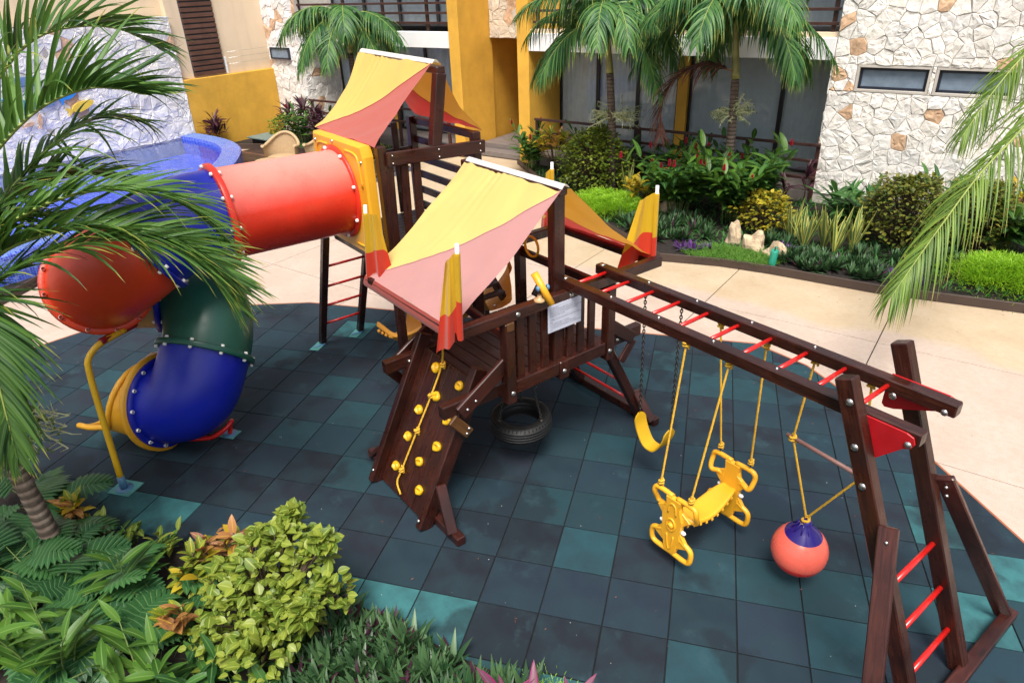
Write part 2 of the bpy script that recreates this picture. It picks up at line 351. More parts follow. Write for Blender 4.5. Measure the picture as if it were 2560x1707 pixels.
wv = k.nd('TexWave', bands_direction='Z'); wv.inputs['Scale'].default_value = 4.2; wv.inputs['Distortion'].default_value = 2.2; wv.inputs['Detail'].default_value = 3; k.ln(ge.outputs['Position'], wv.inputs['Vector'])
col = k.ramp(n, [(.3, (.085, .062, .048)), (.55, (.16, .12, .095)), (.8, (.24, .20, .165))])
col = k.mix(k.ramp(wv.outputs[0], [(.08, (.7,) * 3), (.25, (0, 0, 0))]), col, (.055, .040, .030))
M['trunk'] = k.end(k.bsdf(col, .88, .25, 0, k.bump(wv.outputs[0], .6, .02)))
M['crownshaft'] = simple('palm_crownshaft', (.24, .23, .07), .5, var=.3, scale=5)
M['stem'] = simple('green_stem', (.10, .15, .035), .6)
M['twig'] = simple('brown_twig', (.07, .045, .03), .8)
# ---------------------------------------------------------------- mesh builder
class MB:
    def __init__(s): s.v = []; s.f = []; s.uv = []; s.sm = []; s.var = []; s.mi = []
    def add(s, verts, faces, uvs=None, smooth=False, var=0.0, mi=0):
        o = len(s.v); s.v += [tuple(x) for x in verts]
        for k, f in enumerate(faces):
            s.f.append(tuple(i + o for i in f)); s.uv.append(uvs[k] if uvs else [(0, 0)] * len(f))
            s.sm.append(smooth); s.var.append(var); s.mi.append(mi)
        return s
    def box(s, c, size, ax=None, bev=.0):
        c = V(c); X, Y, Zz = ax or (V((1, 0, 0)), V((0, 1, 0)), Z)
        return s.beam(c - X * size[0] / 2, c + X * size[0] / 2, size[1], size[2], Zz, bev)
    def beam(s, p0, p1, w, h, up=(0, 0, 1), bev=.009):
        p0, p1, up = V(p0), V(p1), V(up); d = (p1 - p0); L = d.length; d.normalize()
        sd = d.cross(up)
        if sd.length < 1e-4: sd = d.cross(V((0, 1, 0)))
        sd.normalize(); u = sd.cross(d)
        a, b = w / 2, h / 2; e = min(bev, a * .45, b * .45)
        if e > 0: sec = [(a - e, -b), (a, -b + e), (a, b - e), (a - e, b), (-a + e, b), (-a, b - e), (-a, -b + e), (-a + e, -b)]
        else: sec = [(a, -b), (a, b), (-a, b), (-a, -b)]
        n = len(sec); per = [0]
        for i in range(n): q, r = sec[i], sec[(i + 1) % n]; per.append(per[-1] + math.hypot(q[0] - r[0], q[1] - r[1]))
        o = random.random() * 40
        rings = [(0, 1 - e / a if e else 1, 1 - e / b if e else 1), (e, 1, 1), (L - e, 1, 1), (L, 1 - e / a if e else 1, 1 - e / b if e else 1)] if e else [(0, 1, 1), (L, 1, 1)]
        vs = []
        for t, sa, sb in rings:
            for x, y in sec: vs.append(p0 + d * t + sd * (x * sa) + u * (y * sb))
        fs, us = [], []
        for r in range(len(rings) - 1):
            for i in range(n):
                j = (i + 1) % n
                fs.append((r * n + i, r * n + j, (r + 1) * n + j, (r + 1) * n + i))
                t0, t1 = rings[r][0] + o, rings[r + 1][0] + o
                us.append([(t0, per[i]), (t0, per[i + 1]), (t1, per[i + 1]), (t1, per[i])])
        fs.append(tuple(reversed(range(n)))); us.append([(o + sec[i][0] * .2, sec[i][1] + 3) for i in reversed(range(n))])
        m = (len(rings) - 1) * n
        fs.append(tuple(range(m, m + n))); us.append([(o + sec[i][0] * .2, sec[i][1] + 3) for i in range(n)])
        return s.add(vs, fs, us)
    def tube(s, pts, r, seg=10, cap=True, closed=False, smooth=True, var=0.0, mi=0):
        pts = [V(p) for p in pts]; n = len(pts); rr = r if isinstance(r, (list, tuple)) else [r] * n
        tans = []
        for i in range(n):
            a = pts[(i - 1) % n] if (closed or i) else pts[i]; b = pts[(i + 1) % n] if (closed or i < n - 1) else pts[i]
            tans.append((b - a).normalized())
        nr = tans[0].orthogonal().normalized(); vs = []; us = []
        Ls = 0; 
        for i in range(n):
            if i:
                q = tans[i - 1].rotation_difference(tans[i]); nr = q @ nr
            nr = (nr - tans[i] * nr.dot(tans[i])).normalized(); bn = tans[i].cross(nr)
            for k in range(seg):
                a = 2 * math.pi * k / seg; vs.append(pts[i] + (nr * math.cos(a) + bn * math.sin(a)) * rr[i])
        fs = []; m = n if closed else n - 1; lens = [0]
        for i in range(n): lens.append(lens[-1] + (pts[(i + 1) % n] - pts[i]).length)
        for i in range(m):
            for k in range(seg):
                j = (i + 1) % n; l = (k + 1) % seg
                fs.append((i * seg + k, i * seg + l, j * seg + l, j * seg + k))
                us.append([(lens[i], k / seg), (lens[i], (k + 1) / seg), (lens[i + 1], (k + 1) / seg), (lens[i + 1], k / seg)])
        s.add(vs, fs, us, smooth, var, mi)
        if cap and not closed:
            o = len(s.v) - len(vs)
            for ring, rev in ((0, True), (n - 1, False)):
                idx = [o + ring * seg + k for k in range(seg)]
                s.f.append(tuple(reversed(idx)) if rev else tuple(idx)); s.uv.append([(0, 0)] * seg); s.sm.append(False); s.var.append(var); s.mi.append(mi)
        return s
    def lathe(s, prof, c=(0, 0, 0), axis=(0, 0, 1), seg=24, smooth=True, a0=0, a1=2 * math.pi, mi=0):
        ax = V(axis).normalized(); X = ax.orthogonal().normalized(); Y = ax.cross(X); c = V(c); full = abs(a1 - a0 - 2 * math.pi) < 1e-5
        ns = seg if full else seg + 1; vs = []
        for r, h in prof:
            for k in range(ns):
                a = a0 + (a1 - a0) * k / seg; vs.append(c + ax * h + (X * math.cos(a) + Y * math.sin(a)) * r)
        fs = []
        for i in range(len(prof) - 1):
            for k in range(seg):
                l = (k + 1) % ns; fs.append((i * ns + k, i * ns + l, (i + 1) * ns + l, (i + 1) * ns + k))
        return s.add(vs, fs, None, smooth, 0, mi)
    def ball(s, c, r, seg=10, rings=6, sc=(1, 1, 1)):
        vs = []; c = V(c)
        for i in range(rings + 1):
            t = math.pi * i / rings
            for k in range(seg):
                a = 2 * math.pi * k / seg
                vs.append(c + V((math.sin(t) * math.cos(a) * r * sc[0], math.sin(t) * math.sin(a) * r * sc[1], math.cos(t) * r * sc[2])))
        fs = [(i * seg + k, (i + 1) * seg + k, (i + 1) * seg + (k + 1) % seg, i * seg + (k + 1) % seg) for i in range(rings) for k in range(seg)]
        return s.add(vs, fs, None, True)
    def prism(s, poly, o, X, Y, th, bev=0.0):
        """polygon (x,y) in plane o+X,Y extruded along X x Y by th (centred)"""
        o, X, Y = V(o), V(X).normalized(), V(Y).normalized(); N = X.cross(Y).normalized(); n = len(poly)
        cx = sum(p[0] for p in poly) / n; cy = sum(p[1] for p in poly) / n
        def ring(h, k): return [o + X * (cx + (p[0] - cx) * k) + Y * (cy + (p[1] - cy) * k) + N * h for p in poly]
        rad = max(math.hypot(p[0] - cx, p[1] - cy) for p in poly)
        if bev > 0: rs = [ring(-th / 2, 1 - bev / rad), ring(-th / 2 + bev, 1), ring(th / 2 - bev, 1), ring(th / 2, 1 - bev / rad)]
        else: rs = [ring(-th / 2, 1), ring(th / 2, 1)]
        vs = [v for r in rs for v in r]; fs = [tuple(reversed(range(n)))]
        for r in range(len(rs) - 1): fs += [(r * n + i, r * n + (i + 1) % n, (r + 1) * n + (i + 1) % n, (r + 1) * n + i) for i in range(n)]
        fs.append(tuple(range((len(rs) - 1) * n, len(rs) * n)))
        uv = [[((vs[i] - o).dot(X), (vs[i] - o).dot(Y)) for i in f] for f in fs]
        return s.add(vs, fs, uv)
    def grid(s, fn, nu, nv, smooth=True, var=0.0, mi=0):
        vs = [fn(i / nu, j / nv) for i in range(nu + 1) for j in range(nv + 1)]; m = nv + 1
        fs, us = [], []
        for i in range(nu):
            for j in range(nv):
                fs.append((i * m + j, (i + 1) * m + j, (i + 1) * m + j + 1, i * m + j + 1))
                us.append([(i / nu, j / nv), ((i + 1) / nu, j / nv), ((i + 1) / nu, (j + 1) / nv), (i / nu, (j + 1) / nv)])
        return s.add(vs, fs, us, smooth, var, mi)
    def leaf(s, base, d, side, L, W, droop=.6, n=4, fold=.15, prof='broad', var=None, mi=0):
        var = random.random() if var is None else var
        p, d = V(base), V(d).normalized(); sd = V(side); sd = (sd - d * sd.dot(d))
        if sd.length < 1e-4: sd = d.orthogonal()
        sd.normalize(); vs = []; st = L / n
        for i in range(n + 1):
            t = i / n
            if prof == 'broad': wd = W * (math.sin(math.pi * min(1, .06 + .94 * t) ** .8) ** .85 if t < 1 else 0)
            elif prof == 'strap': wd = W * (.55 + .45 * min(1, t * 4)) * (1 if t < .55 else max(0, 1 - ((t - .55) / .45) ** 1.6))
            else: wd = W * (min(1, .45 + t * 5)) * (1 - t ** 1.7)
            nrm = sd.cross(d).normalized()
            if t in (0,) and prof != 'broad': pass
            vs += [p + sd * wd / 2 + nrm * fold * wd, p, p - sd * wd / 2 + nrm * fold * wd]
            d2 = (d + V((0, 0, -1)) * droop / n * (0.4 + 1.2 * t)).normalized(); sd = (sd - d2 * sd.dot(d2)).normalized(); d = d2; p = p + d * st
        fs, us = [], []
        for i in range(n):
            a = i * 3; u0, u1 = i / n, (i + 1) / n
            fs += [(a, a + 3, a + 4, a + 1), (a + 1, a + 4, a + 5, a + 2)]
            us += [[(u0, 0), (u1, 0), (u1, .5), (u0, .5)], [(u0, .5), (u1, .5), (u1, 1), (u0, 1)]]
        return s.add(vs, fs, us, True, var, mi)
    def mesh(s, name, mat):
        me = bpy.data.meshes.new(name); me.from_pydata(s.v, [], s.f)
        for m in (mat if isinstance(mat, (list, tuple)) else [mat]): me.materials.append(m)
        uvl = me.uv_layers.new(name='UVMap'); flat = [c for f in s.uv for uv in f for c in uv]; uvl.data.foreach_set('uv', flat)
        me.polygons.foreach_set('use_smooth', s.sm); me.polygons.foreach_set('material_index', s.mi)
        at = me.attributes.new('var', 'FLOAT', 'FACE'); at.data.foreach_set('value', s.var)
        me.update(); return me

def tag(o, label=None, cat=None, group=None, kind=None):
    for k_, v_ in (('label', label), ('category', cat), ('group', group), ('kind', kind)):
        if v_: o[k_] = v_
    return o
def obj(name, mb, mat, parent=None, local=False, **kw):
    me = mb.mesh(name, mat) if isinstance(mb, MB) else mb
    o = bpy.data.objects.new(name, me); COL.objects.link(o)
    if parent:
        o.parent = parent
        if not local and parent.type == 'EMPTY': o.matrix_parent_inverse = parent.matrix_basis.inverted()
    return tag(o, **kw)
def thing(name, label, cat, loc=(0, 0, 0), rz=0.0, group=None):
    o = bpy.data.objects.new(name, None); COL.objects.link(o); o.matrix_basis = Matrix.Translation(V(loc)) @ Matrix.Rotation(rz, 4, 'Z')
    o.empty_display_size = .1
    return tag(o, label, cat, group)
def bolt(parent, p, n, r=.016, mat='bolt', name='bolt'):
    n = V(n).normalized()
    return obj(name, MB().lathe([(r * 1.25, 0), (r * 1.25, .003), (r, .007), (r * .6, .012), (0, .013)], V(p), n, 10), M[mat], parent)
def crom(pts, n):
    pts = [V(p) for p in pts]; P = [pts[0] * 2 - pts[1]] + pts + [pts[-1] * 2 - pts[-2]]; out = []
    for i in range(1, len(P) - 2):
        for k_ in range(n):
            t = k_ / n; a, b, c, d = P[i - 1], P[i], P[i + 1], P[i + 2]
            out.append(.5 * ((2 * b) + (c - a) * t + (2 * a - 5 * b + 4 * c - d) * t * t + (3 * b - a - 3 * c + d) * t ** 3))
    return out + [pts[-1]]
def clip_convex(poly, clip):
    out = poly
    for i in range(len(clip)):
        a, b = clip[i], clip[(i + 1) % len(clip)]; inp, out = out, []
        side = lambda p: (b[0] - a[0]) * (p[1] - a[1]) - (b[1] - a[1]) * (p[0] - a[0])
        for j in range(len(inp)):
            p, q = inp[j], inp[(j + 1) % len(inp)]; sp_, sq = side(p), side(q)
            if sp_ >= 0: out.append(p)
            if sp_ * sq < 0:
                t = sp_ / (sp_ - sq); out.append((p[0] + (q[0] - p[0]) * t, p[1] + (q[1] - p[1]) * t))
        if len(out) < 3: return []
    return out
def area(p): return .5 * sum(p[i][0] * p[(i + 1) % len(p)][1] - p[(i + 1) % len(p)][0] * p[i][1] for i in range(len(p)))
def inside(p, poly):
    c = False
    for i in range(len(poly)):
        a, b = poly[i], poly[i - 1]
        if (a[1] > p[1]) != (b[1] > p[1]) and p[0] < (b[0] - a[0]) * (p[1] - a[1]) / (b[1] - a[1]) + a[0]: c = not c
    return c
def sheet(name, poly, z, mat, **kw):
    from mathutils.geometry import tessellate_polygon
    vs = [V((p[0], p[1], z)) for p in poly]; tr = [tuple(t) for t in tessellate_polygon([vs])]
    tr = [t if area([vs[i] for i in t]) > 0 else t[::-1] for t in tr]
    return obj(name, MB().add(vs, tr), mat, **kw)

# ================================================================ GROUND
obj('ground', MB().add([(-90, -60, -.09), (60, -60, -.09), (60, 70, -.09), (-90, 70, -.09)], [(0, 1, 2, 3)]), M['joint'], kind='structure')
walk = obj('walkway', MB().add([(-60, -40, -.045), (40, -40, -.045), (40, 50, -.045), (-60, 50, -.045)], [(0, 1, 2, 3)]), M['joint'], kind='structure')
# poured slabs, 2.4 m, laid out square with the building
sl = MB().prism([(0, 0), (2.386, 0), (2.386, 2.386), (0, 2.386)], (0, 0, -.032), (1, 0, 0), (0, 1, 0), .02, .003).mesh('slab', M['concrete'])
for i in range(-9, 5):
    for j in range(-4, 5):
        u0, w0 = -1.07 + 2.4 * i, 3.8 + 2.4 * j
        o = obj('slab', sl, None, walk); o.location = Bp(u0, w0); o.rotation_euler = (0, 0, R_(17))
# rubber tiles
FARP = [(-8.6, -1.6), (4.9, -1.6), (4.55, -.2), (3.9, 1.68), (3.26, 3.16), (2.4, 4.5), (1.8, 4.97), (-4.9, 4.97), (-6.2, 4.58), (-6.95, 4.15), (-7.75, 3.38), (-8.35, 2.2)]
rub = sheet('rubber_floor', [tuple(Gp(*p)[:2]) for p in FARP], -.0125, M['tile_base'], kind='structure')
BRIGHT = {(-4, -1), (-3, -1), (-2, -1), (-11, 0), (-10, 0), (-9, 0), (-8, 0), (-1, -2), (0, -2), (1, -2), (2, -2), (-8, 8), (6, 1), (-12, 0), (7, 2), (6, 3)}
MID = {(-9, 6), (-6, 4), (-5, 2), (-10, 4), (-10, 5), (-12, 6), (3, 7), (3, 9), (5, 1), (6, 4), (2, 7), (-1, 6), (4, 8), (-12, 3), (-11, 2), (-7, 3), (0, 4), (-1, 2), (0, 1), (6, 7), (3, 1), (2, -1), (4, 0), (-7, 5), (2, 8), (5, 8), (1, 8), (-2, 7), (0, 7), (7, 1), (-13, 4), (4, 1)}
DARK = {(3, 5), (-1, 1), (-1, -1), (0, -1), (1, -1), (-7, 1), (-6, 2), (2, 5), (-2, 0), (-8, 1), (-9, 1), (-8, 2)}
full = MB().prism([(-.2452, -.2452), (.2452, -.2452), (.2452, .2452), (-.2452, .2452)], (0, 0, -.006), (1, 0, 0), (0, 1, 0), .012, .004).mesh('rubber_tile', M['tile'])
rt = random.Random(3)
NEARP = [tuple(Gp(*p)[:2]) for p in ((-24, -16), (12, -16), (6, -2.2), (4.6, -1.5), (.9, -.72), (.18, -.60), (-.31, -.58), (-1.53, -.25), (-3.15, -.02), (-3.72, -.15), (-4.38, 0), (-5.38, .43), (-6.8, .75), (-9, 1.0), (-14, 1.2))]
for i in range(-18, 10):
    for j in range(-4, 10):
        sq = [(i * .5 + .003, j * .5 + .003), (i * .5 + .497, j * .5 + .003), (i * .5 + .497, j * .5 + .497), (i * .5 + .003, j * .5 + .497)]
        cl = clip_convex(sq, FARP)
        if len(cl) < 3 or area(cl) < .004: continue
        wp = [Gp(*p) for p in cl]
        if all(inside(p, NEARP) for p in wp): continue
        if area(cl) > .2439:
            o = obj('rubber_tile', full, None, rub); o.location = Gp(i * .5 + .25, j * .5 + .25, rt.uniform(-.0015, .001)); o.rotation_euler = (0, 0, TH + rt.uniform(-.003, .003))
        else:
            o = obj('rubber_tile', MB().prism([tuple(p[:2]) for p in wp], (0, 0, -.006), (1, 0, 0), (0, 1, 0), .012, .003), M['tile'], rub)
        b = rt.random(); c_ = (.018, .032, .057)
        if (i, j) in BRIGHT: c_ = (.060, .25, .265)
        elif (i, j) in MID: c_ = (.020, .082, .104)
        elif (i, j) in DARK: c_ = (.014, .016, .028)
        elif b < .05: c_ = (.019, .066, .088)
        elif b < .32: c_ = (.016, .042, .066)
        elif b < .48: c_ = (.015, .048, .072)
        elif b < .70: c_ = (.020, .023, .040)
        q = rt.uniform(.52, .86); o.color = (c_[0] * q, c_[1] * q, c_[2] * q, 1)
# orange edging strip round the rubber
eg = thing('floor_edging', 'thin orange edging strip round the rubber play floor', 'edging', Gp(-1, 4.97))
for a, b in zip(FARP[2:-1], FARP[3:]):
    a, b = Gp(*a), Gp(*b); obj('strip', MB().beam(a + V((0, 0, -.006)), b + V((0, 0, -.006)), .022, .02, bev=.003), M['edge_orange'], eg)

# near planter and its soil
sheet('near_planter_soil', NEARP, .022, M['soil'], kind='structure')
# back planter
BACKP = [(-11.75, 9.0), (-9.96, 8.26), (-7.4, 7.25), (-4.45, 6.42), (-3.6, 6.98), (-2.857, 7.30), (-1.298, 7.83), (.343, 8.66), (2.8, 10.2), tuple(Bp(6.5, 11.9)[:2]), tuple(Bp(-8.2, 11.95)[:2])]
sheet('back_planter_soil', BACKP, .06, M['soil'], kind='structure')
ed = thing('planter_edging', 'dark brown metal edging along the back planter', 'edging', (-4.4, 6.42, 0))
for a, b in zip(BACKP[:8], BACKP[1:9]):
    obj('edging_board', MB().beam((a[0], a[1], .055), (b[0], b[1], .055), .03, .14, bev=.004), M['edging'], ed)
# left planter beyond the tube slide
LEFTP = [(-10.4, -2.75), (-9.9, -3.4), (-9.2, -6.5), (-16, -7.5), (-12.4, -.9), (-11.6, -1.4)]
sheet('left_planter_soil', LEFTP, .05, M['soil'], kind='structure')
ed = thing('planter_edging', 'dark edging of the planter behind the tube slide', 'edging', (-10.4, -2.7, 0))
for a, b in (((-12.4, -.9), (-10.4, -2.75)), ((-10.4, -2.75), (-9.9, -3.4)), ((-9.9, -3.4), (-9.2, -6.5))):
    obj('edging_board', MB().beam((*a, .05), (*b, .05), .04, .16, bev=.004), M['edging'], ed)
# pool-side planter far left
FARL = [Bp(-18.25, 9.2), Bp(-16.9, 9.9), Bp(-13.0, 10.5), Bp(-11.2, 11.9), Bp(-18.25, 11.95)]
sheet('pool_planter_soil', [tuple(p[:2]) for p in FARL], .05, M['soil'], kind='structure')
ed = thing('planter_edging', 'dark edging of the planter beside the wooden deck', 'edging', FARL[1])
for a, b in ((FARL[0], FARL[1]), (FARL[1], FARL[2]), (FARL[2], FARL[3])):
    obj('edging_board', MB().beam(a + Z * .06, b + Z * .06, .05, .16, bev=.004), M['edging'], ed)
# ================================================================ FRONT PLAY TOWER
def B_(parent, name, p0, p1, w=.09, h=.09, up=(0, 0, 1), mat='wood', bev=.008, **kw):
    return obj(name, MB().beam(p0, p1, w, h, up, bev), M[mat], parent, **kw)
T = thing('play_tower', 'dark wooden play tower with faded pink and yellow canopy and climbing wall', 'play tower', (-1.9, 1.33, 0))
XR, XL = -1.25, -2.62
# side rails along y that carry the canopy
for x in (XR + .0, XL - .05): B_(T, 'rail', (x, .17, 1.915), (x, 2.62, 1.915), .09, .10)
# ridge posts and ridge beam
for x in (XR - .072, XL + .03): B_(T, 'ridge_post', (x, 1.34, 1.08), (x, 1.34, 2.83), .13 if x > -2 else .10, .09, (1, 0, 0))
B_(T, 'ridge_beam', (XL - .06, 1.34, 2.86), (XR + .02, 1.34, 2.86), .10, .07)
# corner posts
for x in (XR, XL):
    for y in (.72, 1.94):
        B_(T, 'post', (x, y, 1.06), (x, y, 1.862), .10, .10, (0, 1, 0))
B_(T, 'post_plate', (XR, 1.34, 1.08), (XR, 1.34, 1.27), .10, .115, (0, 1, 0))
for y in (.727, 1.333, 1.925): bolt(T, (XR + .051, y, 1.165), (1, 0, 0), .020)
for y in (.81, 1.416): bolt(T, (XR + .046, y, 1.915), (1, 0, 0), .020)
for y in (.72,): obj('post_cap', MB().box((XR + .052, y, 1.83), (.02, .075, .08), None, .006), M['wood_tan'], T)
# deck and its frame
for y in (.68, 1.97): B_(T, 'frame_beam', (XL - .02, y, 1.165), (XR - .06, y, 1.165), .045, .12)
for a, b in ((.775, 1.285), (1.395, 1.885)): B_(T, 'bottom_rail', (XR, a, 1.20), (XR, b, 1.20), .075, .13)
for i in range(10):
    y = .735 + i * .128
    B_(T, 'deck_board', (XL + .045, y, 1.215), (XR - .055, y, 1.215), .118, .028, mat='deck', bev=.004)
for y in (.862, 1.000, 1.143, 1.448, 1.580, 1.719):
    B_(T, 'slat', (XR - .012, y, 1.262), (XR - .012, y, 1.868), .085, .034, (1, 0, 0), bev=.006)
# far rail, left lower rails
B_(T, 'far_rail', (XL, 1.96, 1.80), (XR - .05, 1.96, 1.80), .05, .09)
B_(T, 'left_rail', (XL + .02, .72, 1.55), (XL + .02, 1.30, 1.55), .05, .09)
B_(T, 'left_rail', (XL + .10, .77, 1.80), (XR - .06, .77, 1.66), .05, .09, mat='wood_red')
# long horizontal beams (along y) of the base with their diagonal boards
for x, s_ in ((-1.335, 1), (-2.345, -1)):
    B_(T, 'base_beam', (x, .05, 1.185), (x, 2.47, 1.185), .085, .13)
    B_(T, 'diagonal_brace', (x + s_ * .062, .20, 1.14), (x + s_ * .062, .73, 1.46), .038, .15, (0, -.5, .8), mat='wood_red' if s_ > 0 else 'wood')
    B_(T, 'gusset', (x + s_ * .058, .12, 1.115), (x + s_ * .058, .285, .90), .030, .10, (0, .7, .7), mat='wood_tan' if s_ > 0 else 'wood_red')
    B_(T, 'gusset', (x + s_ * .058, 2.34, 1.12), (x + s_ * .058, 2.17, .92), .030, .10, (0, .7, .7), mat='wood_red')
    B_(T, 'diagonal_brace', (x + s_ * .062, 2.33, 1.14), (x + s_ * .062, 1.96, 1.42), .038, .13, (0, .5, .8))
    for y, z in ((.27, .97), (.245, .925)): bolt(T, (x + s_ * .08, y, z), (s_, 0, 0), .012)
    for y, z in ((.27, 1.165), (.36, 1.215)): bolt(T, (x + s_ * .081, y, z), (s_, 0, 0), .012)
bolt(T, (-1.29, 2.12, 1.185), (1, 0, 0), .02)
# climbing wall: two leaning side rails, planks, holds
cw = obj('climbing_wall', MB().beam((-2.295, -.235, .0), (-2.295, .50, 1.43), .075, .14, (0, -1, .5), .008), M['wood'], T)
obj('side_rail', MB().beam((-1.40, -.215, .0), (-1.40, .515, 1.42), .085, .14, (0, -1, .5), .008), M['wood'], cw)
nrm = V((0, -.890, .456)); dn = V((0, .456, .890))
def onwall(x, t, off=0): return V((x, -.235, 0)) + dn * t + nrm * off
for i in range(5):
    x = -2.184 + i * .1485
    obj('plank', MB().beam(onwall(x, .05, -.045), onwall(x, 1.47, -.045), .143, .03, nrm, .004), M['wood'], cw)
obj('top_ledge', MB().beam((-2.2, .60, 1.20), (-1.45, .60, 1.20), .10, .03), M['deck'], cw)
bolt(T, onwall(-2.295, .12, .07), nrm, .014); bolt(T, onwall(-2.295, 1.30, .07), nrm, .014); bolt(T, onwall(-1.40, .09, .07), nrm, .016); bolt(T, onwall(-1.40, 1.18, .07), nrm, .014)
hs_ = random.Random(5)
HOLDS = [(-1.98, 1.37), (-1.58, 1.36), (-1.84, 1.14), (-2.02, .91), (-2.05, .62), (-1.59, 1.01), (-1.60, .74), (-1.76, .495), (-2.08, .285), (-1.63, .27)]
for hx, ht in HOLDS:
    m_ = MB(); n_ = 12; rings = []
    lob = [hs_.uniform(.8, 1.25) for _ in range(n_)]
    for k_ in range(n_): lob[k_] = (lob[k_] + lob[k_ - 1]) / 2
    vs = []
    for r_, h_ in ((1.0, 0), (1.05, .012), (.95, .026), (.66, .034), (.40, .030), (.20, .010), (.02, .010)):
        for k_ in range(n_):
            a = 2 * math.pi * k_ / n_; q = .045 * r_ * lob[k_]
            hh = h_ + (.012 * math.sin(a * 2 + hx * 9) if .2 < r_ < .95 else 0)
            vs.append(onwall(hx + math.cos(a) * q * 1.08, ht + math.sin(a) * q, -.03 + hh))
    fs = [(i * n_ + k_, i * n_ + (k_ + 1) % n_, (i + 1) * n_ + (k_ + 1) % n_, (i + 1) * n_ + k_) for i in range(6) for k_ in range(n_)]
    m_.add(vs, fs, None, True)
    h_ = obj('climbing_hold', m_, M['p_yellow2'], cw)
# base runners on the ground and stays
B_(T, 'ground_beam', (-2.70, -.06, .05), (-.99, -.06, .05), .09, .09, mat='wood_red')
B_(T, 'ground_beam', (-2.66, 2.62, .05), (-1.12, 2.62, .05), .09, .09)
B_(T, 'stay', (-1.345, -.02, .44), (-1.09, -.09, .08), .045, .10, (0, 1, 0), mat='wood_red')
B_(T, 'stay', (-2.36, -.02, .34), (-2.62, -.09, .06), .045, .10, (0, 1, 0), mat='wood_red')
B_(T, 'stay', (-1.35, 2.50, .40), (-1.14, 2.56, .08), .045, .10, (0, 1, 0), mat='wood_red')
# far legs with red rungs
for x in (-1.36, -2.32): B_(T, 'leg', (x, 2.60, .05), (x, 1.98, 1.20), .10, .085, (1, 0, 0))
for z in (.30, .60, .90):
    y = 2.60 - .62 * (z - .05) / 1.15
    obj('rung', MB().tube([(-2.30, y - .02, z), (-1.38, y - .02, z)], .015, 10), M['red_paint'], T)
# telescope on the rail
tl = obj('telescope', MB().tube([(-1.27, 1.045, 2.21), (-1.12, 1.115, 1.945)], [.034, .030], 16), M['p_yellow'], T)
obj('mount', MB().lathe([(.05, 0), (.05, .02), (.02, .03), (.02, .06)], (-1.22, 1.06, 1.965), (0, 0, 1), 14), M['p_tan'], tl)
for s_ in (-1, 1): obj('knob', MB().lathe([(.02, 0), (.028, .012), (.02, .026), (0, .028)], V((-1.20, 1.08, 2.085)) + V((.25, .95, 0)) * .034 * s_, V((.25, .95, 0)) * s_, 10), M['lightblue'], tl)
# steering wheel seen behind the ridge post
obj('steering_wheel', MB().tube([V((-2.40, 1.93, 1.92)) + V((math.cos(a), 0, math.sin(a))) * .11 for a in [i * math.pi / 10 for i in range(20)]], .014, 8, closed=True), M['p_yellow2'], T)
# sign with rules, Spanish above English
sg = obj('sign', MB().box((XR + .049, 1.333, 1.755), (.005, .395, .262), None, .001), M['sign'], T, label='white printed sign of playground rules')
RULES = ["en su dispositivo.", "2) La altura maxima permitida es de 1.20 mts.", "3) No se permiten alimentos y bebidas dentro del area de juegos.", "4) El Condominio no se hace responsable de cualquier", "accidente que pueda suceder.", "_____________________________________________", "1. Children must be accompanied by an adult responsible for their", "safety.", "2. The maximum height is 1.20 meters.", "3. No food or beverages are allowed within games.", "4. Condominium is not responsible for any accident that may", "occur."]
cu = bpy.data.curves.new('lettering', 'FONT'); cu.body = "\n".join(RULES); cu.size = .0150; cu.space_line = 1.28
tmp = bpy.data.objects.new('lettering_curve', cu); COL.objects.link(tmp)
dg = bpy.context.evaluated_depsgraph_get(); me = bpy.data.meshes.new_from_object(tmp.evaluated_get(dg)); COL.objects.unlink(tmp); bpy.data.objects.remove(tmp)
me.materials.clear(); me.materials.append(M['ink']); me.name = 'lettering'
lt = obj('lettering', me, None, sg); lt.matrix_basis = Matrix.Translation((XR + .0525, 1.155, 1.853)) @ Matrix(((0, 0, 1, 0), (1, 0, 0, 0), (0, 1, 0, 0), (0, 0, 0, 1)))

